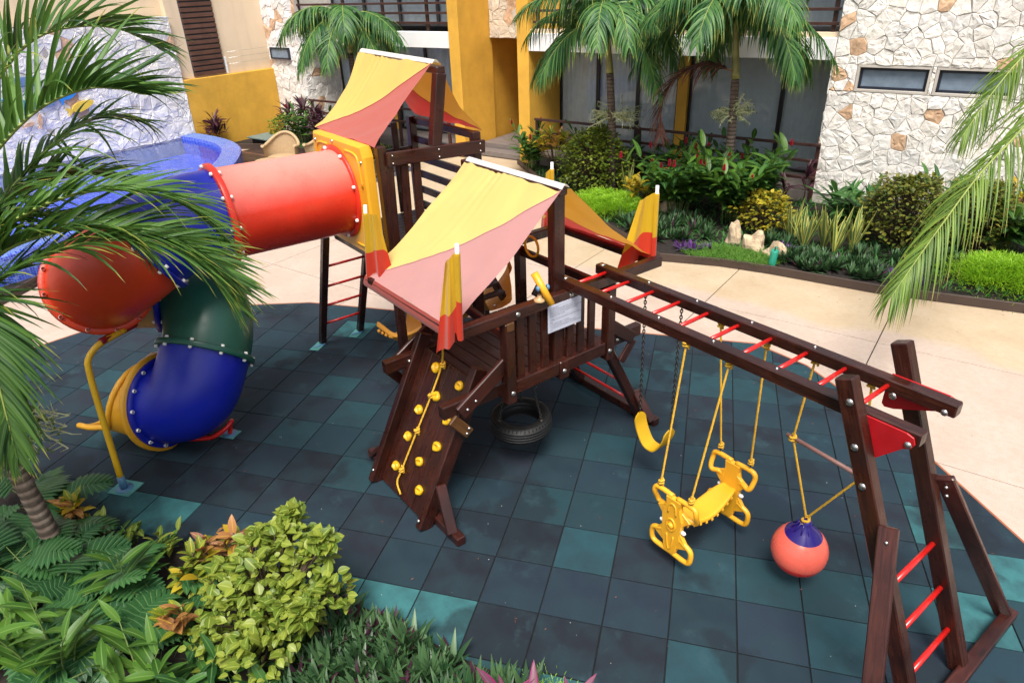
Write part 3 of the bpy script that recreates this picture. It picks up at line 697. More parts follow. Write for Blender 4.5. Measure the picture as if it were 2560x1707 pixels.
# canopies ---------------------------------------------------------------
def canopy(tower, xl, xr, yr, zr, eaves, ym, mats, xl_e=None, xr_e=None, sag=.07, pull=.0, seed=1, hem=.0, zl=None):
    """sheet over a ridge; eaves = [(y,z) near, (y,z) far]; each slope is a yellow and a red panel split on the diagonal"""
    rn = random.Random(seed); ph = [rn.uniform(0, 6) for _ in range(6)]
    cn = obj('canopy', MB().grid(lambda a, b: V((xl + (xr - xl) * a, yr + (b - .5) * .085, zr + .012 - .035 * (2 * b - 1) ** 2 + ((zl - zr) * (1 - a) if zl else 0))), 12, 6), mats[2], tower)
    for q, (ye, ze) in enumerate(eaves):
        sgn = -1 if ye < yr else 1
        def P(a, b):
            xa = xl + (xr - xl) * a; xe = (xl_e if xl_e is not None else xl) + ((xr_e if xr_e is not None else xr) - (xl_e if xl_e is not None else xl)) * a
            x = xa + (xe - xa) * b
            x += pull * math.sin(math.pi * b) * (a - .5) * -2 * abs(a - .5) * 2
            y = (yr + sgn * .055) + (ye - yr - sgn * .055) * b; zr2 = zr + ((zl - zr) * (1 - a) if zl else 0)
            z = zr2 - .03 + (ze - zr2 + .03) * b - sag * math.sin(math.pi * b) * (.6 + .4 * math.sin(math.pi * a))
            fan = a + (b * .35) * (.5 - a)
            z += (.0065 * math.sin(fan * 62 + ph[0] + 5.5 * math.sin(fan * 7.3 + ph[3]) + b * 3) + .0075 * math.sin(fan * 31 + ph[1] + 3 * math.sin(b * 2.4 + fan * 5))) * ((1 - b) ** 1.1 * (.55 + .45 * math.sin(fan * 19 + ph[5])) + .06) + .007 * math.sin(a * 9 + b * 13 + ph[2]) + .004 * math.sin((a + b) * 27 + ph[4]) * b
            return V((x, y, z))
        dg_ = lambda b: 1 - b * .97
        fl = (lambda a: a) if q == 0 else (lambda a: 1 - a)
        m1 = MB().grid(lambda s, b: P(fl(s * dg_(b)), b), 100, 30)
        m2 = MB().grid(lambda s, b: P(fl(dg_(b) + (1 - dg_(b)) * s), b), 100, 30)
        obj('yellow_panel', m1, mats[0], cn); obj('red_panel', m2, mats[1], cn)
        obj('seam', MB().tube([P(fl(dg_(i / 30)), i / 30) + V((0, 0, .003)) for i in range(31)], .0045, 5), mats[1], cn)
        if hem:
            e0, e1 = P(0, 1), P(1, 1)
            obj('hem', MB().grid(lambda a, b: e0.lerp(e1, a) + V((0, sgn * (.035 * math.sin(b * 2.2)), -hem * b + .002)), 16, 4), M['f_hem'], cn)
    return cn
canopy(T, -2.60, -1.20, 1.34, 2.915, [(.20, 1.955), (2.56, 1.975)], 0, (M['f_yellow2'], M['f_pink'], M['f_white']), xl_e=-2.80, xr_e=-1.32, sag=.085, seed=3, hem=.10)
for y in (.20, 2.56): B_(T, 'eave_beam', (-2.78, y, 1.90), (-1.205, y, 1.90) if y < 1 else (-1.30, y, 1.90), .045, .07)
# corner flags
def flag(tower, base, top, open_dir, spread, drop, seed, split=.55):
    rn = random.Random(seed); b, t = V(base), V(top); ax_ = (t - b).normalized(); od = V(open_dir).normalized()
    pl = obj('flag', MB().tube([b, t], .016, 12), M['white_pl'], tower)
    H = (t - b).length - .075; od2 = V((-od.y, od.x, 0)); p1, p2 = rn.uniform(0, 6), rn.uniform(0, 6)
    s0 = t - ax_ * .072
    def P(a, c):                 # a 0..1 along the cloth from the pole, c 0..1 down; the sleeve runs round the pole first
        if a < .22:
            an = math.pi * (.5 - a / .22) * 1.7
            return s0 - ax_ * H * c + (od * -math.cos(an) * .024 + od2 * math.sin(an) * .024)
        q = (a - .22) / .78
        out = .02 + spread * q * (.40 + .60 * c); fold = (.042 * math.sin(q * 6.2 + p1) * (.35 + c) + .010 * math.sin(q * 15 + p2 + c * 3)) * min(1, q * 3)
        return s0 - ax_ * (H * c + q * drop * (.55 + .45 * c)) + od * out + od2 * (fold - .02)
    sp = lambda a: split + .06 * math.sin(a * 5 + p2) + .16 * max(0, a - .5)
    obj('yellow_cloth', MB().grid(lambda a, c: P(a, c * sp(a)), 34, 14), M['flag_y'], pl)
    obj('red_cloth', MB().grid(lambda a, c: P(a, sp(a) + (1 - sp(a)) * c), 34, 12), M['flag_r'], pl)
flag(T, (-1.17, .20, 1.90), (-1.12, .20, 2.72), (-.62, -.78, 0), .19, .16, 2, .56)
flag(T, (-2.76, .21, 1.90), (-2.62, .21, 2.68), (.72, .69, 0), .24, .02, 4, .50)
flag(T, (-2.80, 2.56, 1.90), (-2.80, 2.56, 2.63), (-.8, -.6, 0), .14, .10, 6, .70)
flag(T, (-1.29, 2.58, 1.93), (-1.30, 2.58, 2.66), (-.72, -.69, 0), .34, .14, 9, .62)

# yellow wave slide on the left of the front tower
SL = thing('wave_slide', 'orange-yellow plastic wave slide leaving the left side of the front tower', 'slide', (-3.6, 1.5, 0))
path = crom([(-2.62, 1.66, 1.23), (-2.95, 1.62, 1.12), (-3.4, 1.53, .78), (-3.85, 1.43, .46), (-4.25, 1.34, .30), (-4.55, 1.28, .30)], 8)
def chute(path, half, wall, th, lift=None):
    m_ = MB(); prof = [(-half - .045, wall - .035), (-half - .03, wall), (-half, wall - .005), (-half + .03, .06), (-half + .10, .0), (0, -.015), (half - .10, .0), (half - .03, .06), (half, wall - .005), (half + .03, wall), (half + .045, wall - .035)]
    def P(a, b):
        f = a * (len(path) - 1); i = min(int(f), len(path) - 2); p = path[i].lerp(path[i + 1], f - i); d = (path[i + 1] - path[i]).normalized()
        sd_ = d.cross(Z).normalized(); u = sd_.cross(d); g = b * (len(prof) - 1); j = min(int(g), len(prof) - 2); t = g - j
        x = prof[j][0] + (prof[j + 1][0] - prof[j][0]) * t; y = prof[j][1] + (prof[j + 1][1] - prof[j][1]) * t
        k_ = 1 + (lift(a) if lift else 0) * (1 if y > .03 else 0)
        return p + sd_ * x + u * y * k_
    top = m_.grid(P, 40, 20)
    return m_
obj('chute', chute(path, .24, .17, .0, lambda a: 1.7 * max(0, 1 - a * 6) + .5 * max(0, a * 4 - 3)), M['p_orange'], SL)
for i in range(5):
    t = .80 + i * .045; f = t * (len(path) - 1); p = path[int(f)]
    obj('boss', MB().ball(p + V((.03, -.262, .125)), .026, 10, 6), M['p_orange'], SL)
bolt(SL, (-2.66, 1.60, 1.25), (1, 0, .4), .018)
for s_ in (-1, 1): obj('support', MB().tube([(-4.2, 1.35 + s_ * .16, .27), (-4.2, 1.35 + s_ * .16, 0)], .02, 10), M['darkred'], SL)

# ================================================================ MONKEY BARS
K = thing('monkey_bars', 'long dark wooden monkey bars with red rungs and leaning end ladder', 'monkey bars', (2.25, 1.65, 0))
for y in (1.42, 1.88): B_(K, 'bar_beam', (-1.345, y, 2.012), (1.80, y, 2.012), .088, .092)
for i in range(10):
    x = -1.21 + i * .288
    obj('rung', MB().tube([(x, 1.465, 2.01), (x, 1.835, 2.01)], .0165, 12), M['red_paint'], K)
for y in (1.42, 1.88):
    for x in (-1.29, -.72, -.20, .32, .84): bolt(K, (x, y, 2.058), (0, 0, 1), .010 if x > -1 else .022)
for y, s_ in ((1.42, -1), (1.88, 1)):
    yo = y + s_ * .105
    B_(K, 'leg', (2.262, yo, .02), (1.345, yo, 2.27), .09, .115, (.93, 0, .38))
    gp = [(.31, .044), (.35, .03), (.365, -.01), (.35, -.045), (.31, -.065), (.12, -.27), (.09, -.28), (.06, -.27), (.05, .0), (.05, .044)][::-1] if s_ < 0 else [(.30, .056), (.34, .04), (.35, -.01), (.34, -.04), (.30, -.06), (.0, -.19), (-.06, -.20), (-.08, -.18), (-.08, .0), (-.06, .056)][::-1]
    obj('gusset_plate', MB().prism(gp, (1.42, y + s_ * .054, 2.0), (1, 0, 0), (0, 0, 1), .014, .003), M['plate_red'], K)
    bolt(K, (1.43, y + s_ * -.045, 1.955) if s_ > 0 else (1.415, yo - .048, 2.14), (0, -1, 0), .020)
    bolt(K, (1.74, y - .046, 1.985) if s_ > 0 else (1.75, y - .064, 1.975), (0, -1, 0), .018)
    if s_ < 0:
        for z in (1.86, 1.62): bolt(K, (2.262 - .917 * z / 2.25, yo - .047, z), (0, -1, 0), .020)
    B_(K, 'side_brace', (1.80, yo + s_ * .03, 1.43), (2.275, y + s_ * .80, .06), .045, .115, (.85, .2, .3), mat='wood_red')
    for q in (.0, .06): bolt(K, V((1.83 + q * .3, yo - .0 + s_ * .06, 1.36 - q)) + V((0, -.03, 0)), (.3, -1, 0), .010)
B_(K, 'ground_beam', (2.30, .60, .05), (2.30, 2.76, .05), .09, .09, mat='wood_red')
for z in (.33, .63, .94):
    x = 2.262 - .917 * z / 2.25
    obj('rung', MB().tube([(x, 1.36, z), (x, 1.94, z)], .019, 12), M['red_paint'], K)

# ================================================================ REAR PLAY TOWER
T2 = thing('play_tower', 'taller dark wooden play tower behind, joined to the red tube slide', 'play tower', (-4.0, 1.3, 0))
xr2, xl2, yn2, yf2 = -3.30, -4.66, .76, 1.90
for x, y in ((xr2, yn2), (xl2, yn2), (xr2, yf2), (xl2, yf2)):
    B_(T2, 'post', (x, y, 1.74), (x, y, 3.01 if y < 1 else 2.99), .095, .095, (0, 1, 0))
for x, y in ((xr2, yn2), (xr2, yf2)): B_(T2, 'leg', (x, y, 0), (x, y, 1.735), .09, .09, (0, 1, 0))
B_(T2, 'leg', (xl2, yf2, 0), (xl2, yf2, 1.735), .09, .09, (0, 1, 0))
B_(T2, 'rail', (xr2 + .072, .78, 2.885), (xr2 + .072, 1.97, 2.835), .04, .138)
for y in (.84, 1.38, 1.90):
    for dz in (.035, -.04): bolt(T2, (xr2 + .093, y, 2.885 - .05 * (y - .78) / 1.19 + dz), (1, 0, 0), .008)
B_(T2, 'ridge_post', (xr2 + .02, 1.38, 2.92), (xr2 + .02, 1.50, 3.615), .115, .10, (1, 0, 0))
B_(T2, 'ridge_post', (xl2 - .03, 1.38, 2.9), (xl2 - .03, 1.50, 3.64), .10, .10, (1, 0, 0))
B_(T2, 'ridge_beam', (-4.98, 1.50, 3.675), (xr2 + .06, 1.50, 3.645), .10, .07)
for y, w_ in ((.82, .088), (.99, .088), (1.135, .085)):
    B_(T2, 'slat', (xr2 + .034, y - .025, 1.80), (xr2 + .034, y, 2.80), w_, .035, (1, 0, 0), bev=.006)
B_(T2, 'base_beam', (xr2 + .02, .66, 1.78), (xr2 + .02, 1.95, 1.78), .06, .10)
B_(T2, 'base_beam', (xl2, .70, 1.78), (xl2, 1.95, 1.78), .06, .10)
B_(T2, 'base_beam', (xl2 + .05, .70, 1.78), (xr2 - .02, .70, 1.78), .05, .09)
B_(T2, 'base_beam', (xl2 + .05, yf2 + .03, 1.90), (xr2 - .05, yf2 + .03, 1.90), .05, .10)
for i in range(13):
    x = xl2 + .09 + i * .0985
    B_(T2, 'deck_board', (x, .74, 1.838), (x, 1.87, 1.838), .090, .022, mat='deck', bev=.003)
for z in (2.94, 2.72, 2.50, 2.30, 2.10):
    B_(T2, 'back_rail', (xl2 + .03, yf2 + .03, z), (xr2 - .03, yf2 + .03, z), .045, .085)
B_(T2, 'left_rail', (xl2 - .0, .8, 2.60), (xl2 - .0, 1.86, 2.60), .045, .085)
for y in (1.1, 1.4, 1.65): B_(T2, 'slat', (xl2 + .02, y, 1.85), (xl2 + .02, y, 2.95), .08, .03, (1, 0, 0))
canopy(T2, -4.92, -3.33, 1.50, 3.725, [(.69, 3.02), (1.99, 2.99)], 0, (M['f_yellow'], M['f_red'], M['f_white']), xl_e=-4.70, xr_e=-3.27, sag=.09, pull=.10, seed=8, zl=3.755)
B_(T2, 'eave_beam', (xl2 + .05, .735, 2.965), (xr2 - .05, .735, 2.965), .04, .07)
# ladder on the left side
for y in (.60, 1.18): B_(T2, 'ladder_leg', (-5.47, y, 0), (-4.70, y, 1.76), .085, .085, (1, 0, .4))
for z in (.35, .67, .99, 1.31):
    x = -5.47 + .77 * z / 1.76
    obj('rung', MB().tube([(x, .63, z), (x, 1.15, z)], .0165, 10), M['red_paint'], T2)
for y in (.60, 1.18):
    obj('foot_plate', MB().box((-5.41, y - .07, .012), (.05, .16, .006), None, .001), M['lightblue'], T2)
    obj('foot_pad', MB().box((-5.41, y - .09, .006), (.13, .24, .006), (Gp(1, 0), Gp(0, 1), Z), .001), simple('bare_teal_patch', (.075, .27, .25), .8) if y < 1 else bpy.data.materials['bare_teal_patch'], T2)
# yellow tube panel
pc = V((-3.985, .655, 2.43)); hw, hh = .62, .585
outer = []
for i in range(48):
    a = 2 * math.pi * i / 48 + .001; c, s_ = math.cos(a), math.sin(a); q = 1 / max(abs(c) / hw, abs(s_) / hh)
    x_, y_ = c * q, s_ * q
    outer.append((x_, y_))
m_ = MB(); vs = []
for k_, (rin, off) in enumerate(((1.0, .055), (1.0, -.035), (.965, -.055), (0, -.055), (0, -.05))):
    for i in range(48):
        a = 2 * math.pi * i / 48 + .001
        if k_ < 3: x_, y_ = outer[i][0] * rin, outer[i][1] * rin
        else: x_, y_ = math.cos(a) * .43, math.sin(a) * .43
        vs.append(pc + V((x_, off, y_)))
for i in range(48):
    a = 2 * math.pi * i / 48 + .001; vs.append(pc + V((math.cos(a) * .43, .055, math.sin(a) * .43)))
m_.add(vs, [(r * 48 + i, r * 48 + (i + 1) % 48, (r + 1) * 48 + (i + 1) % 48, (r + 1) * 48 + i) for r in range(5) for i in range(48)])
pn = obj('tube_panel', m_, M['p_yellow'], T2, label='square yellow plastic panel round the tube entrance')
for sx in (-1, 1):
    for sz in (-1, 1):
        obj('ridge', MB().tube(crom([pc + V((sx * .20, -.058, sz * .50)), pc + V((sx * .42, -.058, sz * .49)), pc + V((sx * .50, -.058, sz * .42)), pc + V((sx * .53, -.058, sz * .16))], 5), .012, 8), M['p_yellow'], pn)
for x_, z_ in ((-.53, .50), (-.08, .545), (.55, .42), (-.55, -.5), (.5, -.5)): obj('bolt', MB().lathe([(.02, 0), (.018, .008), (0, .012)], pc + V((x_, -.056, z_)), (0, -1, 0), 8), M['bolt'], pn)
# bridge between the towers
for i in range(6):
    x = -3.22 + i * .105; B_(T2, 'step_board', (x, 1.0, 1.74 - .075 * i), (x, 1.75, 1.74 - .075 * i), .09, .03, mat='deck')
for y in (.98, 1.77): B_(T2, 'bridge_beam', (-3.27, y, 1.72), (-2.72, y, 1.26), .05, .10)

# ================================================================ TUBE SLIDE
TS = thing('tube_slide', 'spiral tube slide of red, blue and green plastic segments with yellow exit', 'tube slide', (-4.5, -1.4, 0))
cx, cy, rr_ = -4.521, -1.400, .450
ZK = [(0, 2.30), (90, 1.885), (180, 1.60), (270, 1.40), (360, .716), (430, .253)]
def zt(t):
    k_ = [R_(a) for a, _ in ZK]; z = [b for _, b in ZK]
    mm = [(z[min(i + 1, 5)] - z[max(i - 1, 0)]) / (k_[min(i + 1, 5)] - k_[max(i - 1, 0)]) for i in range(6)]
    i = max(0, min(4, sum(1 for q in k_ if q <= t) - 1)); h = k_[i + 1] - k_[i]; s_ = (t - k_[i]) / h
    return (2 * s_ ** 3 - 3 * s_ * s_ + 1) * z[i] + (s_ ** 3 - 2 * s_ * s_ + s_) * h * mm[i] + (-2 * s_ ** 3 + 3 * s_ * s_) * z[i + 1] + (s_ ** 3 - s_ * s_) * h * mm[i + 1]
def hp(deg): t = R_(deg); return V((cx + rr_ * math.cos(t), cy - rr_ * math.sin(t), zt(t)))
XA = cx + rr_
RT = .447
def seg_tube(name, pts, mat, label=None):
    pts = [V(p) for p in pts]
    m_ = MB().tube(pts, RT, 40, cap=False)
    n_in = len(m_.v); m2 = MB().tube(pts, RT - .02, 40, cap=False)
    m_.add(m2.v, [tuple(reversed(f)) for f in m2.f], None, True)
    return obj(name, m_, M[mat], TS, label=label)
def flange(parent, p, d, mat, n=10, a_off=.2, cap=True, R=.495):
    d = V(d).normalized()
    fl = obj('flange', MB().lathe([(RT - .004, -.028), (R, -.028), (R + .004, -.02), (R + .004, .02), (R, .028), (RT - .004, .028)], p, d, 48), M[mat], parent)
    X = d.orthogonal().normalized(); X = (Z - d * Z.dot(d)); X = X.normalized() if X.length > .1 else d.orthogonal().normalized(); Y = d.cross(X)
    for i in range(n):
        a = 2 * math.pi * i / n + a_off; q = V(p) + (X * math.cos(a) + Y * math.sin(a)) * (RT + .026)
        obj('bolt_cap', MB().lathe([(.017, -.052), (.019, -.046), (.019, .046), (.012, .053), (0, .055)], q, d, 10), M['cap'], fl)
    return fl
A0, A1 = V((XA + .02, .66, 2.44)), V((XA + .02, -.68, 2.46))
s1 = seg_tube('tube_segment', [A0.lerp(A1, i / 8) for i in range(9)], 'p_red_lit', 'straight red tube segment below the rear canopy')
flange(s1, A0 + V((0, -.06, 0)), (0, -1, 0), 'p_red', 8, .3)
b1 = crom([A1, V((XA + .012, -.95, 2.445)), V((XA + .006, -1.2, 2.385)), hp(2)], 5)
s2 = seg_tube('tube_segment', b1, 'p_blue'); flange(s1, A1, (0, -1, 0), 'p_red', 10, .25)
r2 = [hp(2 + (80 - 2) * i / 12) for i in range(13)]
s3_ = seg_tube('tube_segment', r2, 'p_red2', 'orange-red elbow segment at the top of the spiral'); flange(s2, hp(2), hp(4) - hp(0), 'p_blue', 10, .1)
s4 = seg_tube('tube_segment', [hp(80 + 120 * i / 16) for i in range(17)], 'p_tan'); flange(s3_, hp(80), hp(82) - hp(78), 'p_red2', 12, .1)
s5 = seg_tube('tube_segment', [hp(200 + 122.4 * i / 18) for i in range(19)], 'p_green'); flange(s4, hp(200), hp(202) - hp(198), 'p_blue', 10)
F0 = V((-4.355, -1.60, .512)); Fd = V((-.83, -.56, -.10)).normalized()
E0 = hp(322.4); Ed = (hp(324) - hp(320)).normalized()
def herm(a, da, b, db, t, k_=1.0): return a * (2 * t ** 3 - 3 * t * t + 1) + da * k_ * (t ** 3 - 2 * t * t + t) + b * (3 * t * t - 2 * t ** 3) + db * k_ * (t ** 3 - t * t)
s6 = seg_tube('tube_segment', [herm(E0, Ed, F0, Fd, i / 14, 1.15) for i in range(15)], 'p_blue'); flange(s5, E0, Ed, 'p_green', 10, .3)
fl = flange(s6, F0, Fd, 'p_blue', 14, .1)
# exit: round collar opening into a flat lipped trough
m_ = MB(); hd = V((Fd.x, Fd.y, 0)).normalized(); hd2 = V((-.74, -.67, 0)).normalized()
sm = lambda t: max(0.0, min(1.0, t)) ** 2 * (3 - 2 * max(0.0, min(1.0, t)))
EXC = [(F0, Fd)]
for i in range(1, 53):
    a = i / 52; d = Fd.lerp(hd2, sm(a / .35)).normalized(); EXC.append((EXC[-1][0] + d * (.78 / 52), d))
def exitP(a, b):
    f = a * 52; i = min(51, int(f)); c0 = EXC[i][0].lerp(EXC[i + 1][0], f - i); d = EXC[i][1].lerp(EXC[i + 1][1], f - i).normalized()
    sd_ = d.cross(Z).normalized(); up = sd_.cross(d); half = math.pi * (.995 - .63 * sm((a - .10) / .48))
    ang = -math.pi * .5 + (b - .5) * 2 * half; r_ = RT * (1.0 + .06 * sm(a * 2)); fl_ = 1 - .40 * sm((a - .40) / .5)
    y_ = math.sin(ang) * r_; y_ = -r_ + (y_ + r_) * fl_
    return c0 + sd_ * math.cos(ang) * r_ + up * (y_ + .02 * sm((a - .85) / .15)) + Z * .20 * sm(a / .9)
m_.grid(exitP, 40, 44)
ex = obj('exit_trough', m_, M['p_yellow'], TS, label='yellow plastic exit trough of the tube slide')
rim = [exitP(.06 + .94 * i / 20, 0) for i in range(21)] + [exitP(1, j / 20) for j in range(1, 21)] + [exitP(1 - .94 * i / 20, 1) for i in range(1, 21)]
obj('rolled_rim', MB().tube(rim, .030, 10), M['p_yellow'], ex)
flange(ex, F0 + Fd * .04, Fd, 'p_yellow', 0, 0, R=.535)
obj('base_block', MB().box((F0 + hd * .35).to_2d().to_3d() + Z * .07, (.36, .30, .14), (hd, hd.cross(Z), Z), .01), M['rubber'], TS)
# yellow post carrying the red elbow
pp = crom([(-3.835, -2.262, .09), (-3.93, -2.23, .70), (-4.03, -2.19, 1.25), (-4.06, -2.15, 1.38), (-4.09, -2.05, 1.46), (-4.14, -1.92, 1.485), (-4.22, -1.78, 1.49)], 6)
ps = obj('support_post', MB().tube(pp, .030, 14), M['p_yellow2'], TS)
obj('clamp', MB().beam((-4.10, -2.02, 1.485), (-4.30, -1.66, 1.49), .075, .05), M['darkred'], ps)
obj('sleeve', MB().tube([(-3.83, -2.263, .01), (-3.84, -2.26, .15)], .036, 14), M['lightblue'], ps)
obj('base_plate', MB().lathe([(0, .004), (.085, .004), (.085, .012), (0, .014)], (-3.83, -2.263, 0), (0, 0, 1), 24), M['lightblue'], ps)
obj('foot_pad', MB().box((-3.83, -2.25, .005), (.26, .22, .006), (Gp(1, 0), Gp(0, 1), Z), .001), bpy.data.materials['bare_teal_patch'], ps)
# red foot under the lower elbow
rp = crom([(-4.30, -1.60, .035), (-4.18, -1.47, .05), (-4.03, -1.32, .085), (-3.96, -1.18, .17), (-3.99, -1.09, .215), (-4.06, -1.09, .16), (-4.09, -1.12, .01)], 6)
rf = obj('support_foot', MB().tube(rp, .026, 12), M['red_paint'], TS)
obj('base_plate', MB().lathe([(0, .004), (.08, .004), (.08, .012), (0, .014)], (-4.09, -1.12, 0), (0, 0, 1), 24), M['lightblue'], rf)
obj('foot_pad', MB().box((-4.10, -1.13, .005), (.22, .16, .006), (Gp(1, 0), Gp(0, 1), Z), .001), bpy.data.materials['bare_teal_patch'], rf)
# ================================================================ SWINGS
def twisted(pts, r, n=5, pitch=.055):
    """three-strand rope as one mesh"""
    m_ = MB(); P = crom(pts, n) if len(pts) > 2 else [V(pts[0]).lerp(V(pts[1]), i / max(2, int((V(pts[1]) - V(pts[0])).length / .02))) for i in range(max(2, int((V(pts[1]) - V(pts[0])).length / .02)) + 1)]
    # resample
    Q = [P[0]]; 
    for p in P[1:]:
        while (p - Q[-1]).length > .014: Q.append(Q[-1] + (p - Q[-1]).normalized() * .014)
    for s_ in range(3):
        out = []; L = 0
        for i, p in enumerate(Q):
            d = (Q[min(i + 1, len(Q) - 1)] - Q[max(i - 1, 0)]).normalized(); X = d.orthogonal().normalized() if abs(d.z) < .9 else d.cross(V((1, 0, 0))).normalized(); Y = d.cross(X)
            a = 2 * math.pi * (i * .014 / pitch + s_ / 3); out.append(p + (X * math.cos(a) + Y * math.sin(a)) * r * .52)
        m_.tube(out, r * .56, 5, cap=False)
    return m_
def knot(parent, c, r=.026, seed=0):
    rn = random.Random(seed); c = V(c); pts = []
    for i in range(22):
        a = i * .72; pts.append(c + V((math.cos(a) * r * rn.uniform(.5, 1), math.sin(a) * r * rn.uniform(.5, 1), (i / 21 - .5) * r * 2.2)))
    return obj('knot', MB().tube(crom(pts, 3), r * .36, 6), M['rope'], parent)
def rope(parent, a, b, r=.0095, kn=(True, True), name='rope', seed=0):
    o = obj(name, twisted([a, b], r), M['rope'], parent)
    if kn[0]: knot(o, a, .026, seed)
    if kn[1]: knot(o, b, .024, seed + 1)
    return o
def chain(parent, a, b, link=.038, r=.0050):
    a, b = V(a), V(b); n = int((b - a).length / (link * .74)); d = (b - a).normalized(); X = d.orthogonal().normalized(); Y = d.cross(X); m_ = MB()
    for i in range(n):
        c = a.lerp(b, (i + .5) / n); s_ = X if i % 2 else Y; pts = []
        for k_ in range(10):
            t = 2 * math.pi * k_ / 10; pts.append(c + s_ * math.cos(t) * link * .27 + d * math.sin(t) * link * .5)
        m_.tube(pts, r, 5, closed=True)
    return obj('chain', m_, M['chain'], parent)
# belt swing
BS = thing('belt_swing', 'yellow belt swing on two long steel chains', 'swing', (-.54, 1.88, .4))
chain(BS, (-.75, 1.88, 1.96), (-.726, 1.88, .725)); chain(BS, (-.345, 1.88, 1.96), (-.348, 1.88, .725))
bp = crom([(-.726, 1.88, .71), (-.70, 1.88, .58), (-.62, 1.88, .44), (-.535, 1.88, .405), (-.455, 1.88, .44), (-.375, 1.88, .58), (-.348, 1.88, .71)], 6)
def belt(th):
    m_ = MB(); n_ = len(bp)
    def P(a, b):
        f = a * (n_ - 1); i = min(int(f), n_ - 2); p = bp[i].lerp(bp[i + 1], f - i); e = min(a, 1 - a); wd = .075 * min(1, .25 + (e / .12) ** .6 if e < .12 else 1)
        d = (bp[i + 1] - bp[i]).normalized(); nn = V((-d.z, 0, d.x))
        return p + V((0, (b - .5) * 2 * wd, 0)) + nn * th
    return P
m_ = MB(); m_.grid(belt(.006), 36, 6); P2 = belt(-.006); m_.grid(lambda a, b: P2(a, 1 - b), 36, 6)
P1 = belt(.006)
m_.grid(lambda a, b: P1(a, 0).lerp(P2(a, 0), 1 - b), 36, 1); m_.grid(lambda a, b: P1(a, 1).lerp(P2(a, 1), b), 36, 1)
obj('belt', m_, M['p_yellow2'], BS)
# glider
GS = thing('glider_swing', 'yellow plastic two-seat glider swing hung on four ropes', 'swing', (.34, 1.53, .2))
def glider_plate(y, xc, ztop, s_):
    """end plate with two hand loops above and two foot loops below"""
    H, Wt = .60, .21
    lo = ztop - H
    body = [(-.075, .005), (-.068, -.07), (-.085, -.13), (-.105, -.19), (-.098, -.27), (-.092, -.34), (-.10, -.40), (-.072, -.46), (-.065, -.53), (-.045, -.585), (.045, -.585), (.065, -.53), (.072, -.46), (.10, -.40), (.092, -.34), (.098, -.27), (.105, -.19), (.085, -.13), (.068, -.07), (.075, .005)]
    pl = obj('end_plate', MB().prism([(a, b) for a, b in body][::-1], (xc, y, ztop), (1, 0, 0), (0, 0, 1), .05, .018), M['p_yellow'], GS)
    o = lambda a, b, c=0: V((xc + a, y + c, ztop + b))
    for q in (-1, 1):
        up = crom([o(q * .02, .0), o(q * .15, .005), o(q * .20, -.01), o(q * .212, -.06), o(q * .205, -.135, -s_ * .03), o(q * .18, -.165, -s_ * .035), o(q * .12, -.155, -s_ * .02), o(q * .06, -.185)], 5)
        obj('hand_loop', MB().tube(up, .0215, 10), M['p_yellow'], pl)
        dn_ = crom([o(q * .05, -.36), o(q * .12, -.40), o(q * .185, -.43), o(q * .205, -.47), o(q * .20, -.545), o(q * .17, -.575), o(q * .10, -.58), o(0, -.575)], 5)
        obj('foot_loop', MB().tube(dn_, .0225, 10), M['p_yellow'], pl)
        web = [(q * .06, -.10), (q * .165, -.165), (q * .09, -.25)][::q * -1]
        obj('web', MB().prism(web, (xc, y - s_ * .012, ztop), (1, 0, 0), (0, 0, 1), .035, .006), M['p_yellow'], pl)
        web = [(q * .05, -.50), (q * .175, -.43), (q * .09, -.32)][::q]
        obj('web', MB().prism(web, (xc, y, ztop), (1, 0, 0), (0, 0, 1), .035, .006), M['p_yellow'], pl)
        obj('bolt_cap', MB().lathe([(.016, 0), (.018, .02), (.010, .034), (0, .035)], o(q * .097, -.30), (q, 0, 0), 10), M['cap'], pl)
    obj('recess', MB().tube([o(math.cos(t) * .042, -.27 + math.sin(t) * .060, s_ * .026) for t in [i * math.pi / 10 for i in range(20)]], .009, 8, closed=True), M['p_yellow'], pl)
    obj('hub', MB().tube([o(-.018, -.262, s_ * .026), o(.022, -.285, s_ * .026)], .022, 10), M['p_yellow'], pl)
    obj('panel_ridge', MB().tube(crom([o(-.04, -.16, s_ * .025), o(-.03, -.08, s_ * .025), o(0, -.055, s_ * .025), o(.03, -.08, s_ * .025), o(.04, -.16, s_ * .025)], 4), .008, 6), M['p_yellow'], pl)
    obj('panel_ridge', MB().tube(crom([o(-.035, -.38, s_ * .025), o(-.022, -.48, s_ * .025), o(0, -.53, s_ * .025), o(.022, -.48, s_ * .025), o(.035, -.38, s_ * .025)], 4), .008, 6), M['p_yellow'], pl)
    return pl
yA, yB, xA, xB, zA, zB = 1.17, 1.90, .315, .335, .735, .735
glider_plate(yA, xA, zA, -1); glider_plate(yB, xB, zB, 1)
def seatP(a, b):
    y = yA + (yB - yA) * a; z = .445 + .035 * math.cos((a - .5) * 2 * math.pi) * -1 - .02; wd = .055 + .055 * math.sin(math.pi * a) ** .7
    x = xA + (xB - xA) * a
    ang = b * 2 * math.pi; k_ = abs(math.cos(ang)) ** .5 * (1 if math.cos(ang) > 0 else -1); l_ = abs(math.sin(ang)) ** .7 * (1 if math.sin(ang) > 0 else -1)
    return V((x + k_ * wd, y, z + l_ * .026 + .016 * (k_ ** 2) * (1 if l_ > 0 else .3)))
st = obj('seat', MB().grid(seatP, 26, 24), M['p_yellow'], GS)
for i in range(9):
    for q in (-1, 1):
        p = seatP(.12 + i * .095, 0 if q > 0 else .5); obj('grip_rib', MB().box(p + V((0, 0, -.018)), (.012, .022, .024), None, .004), M['p_yellow'], st)
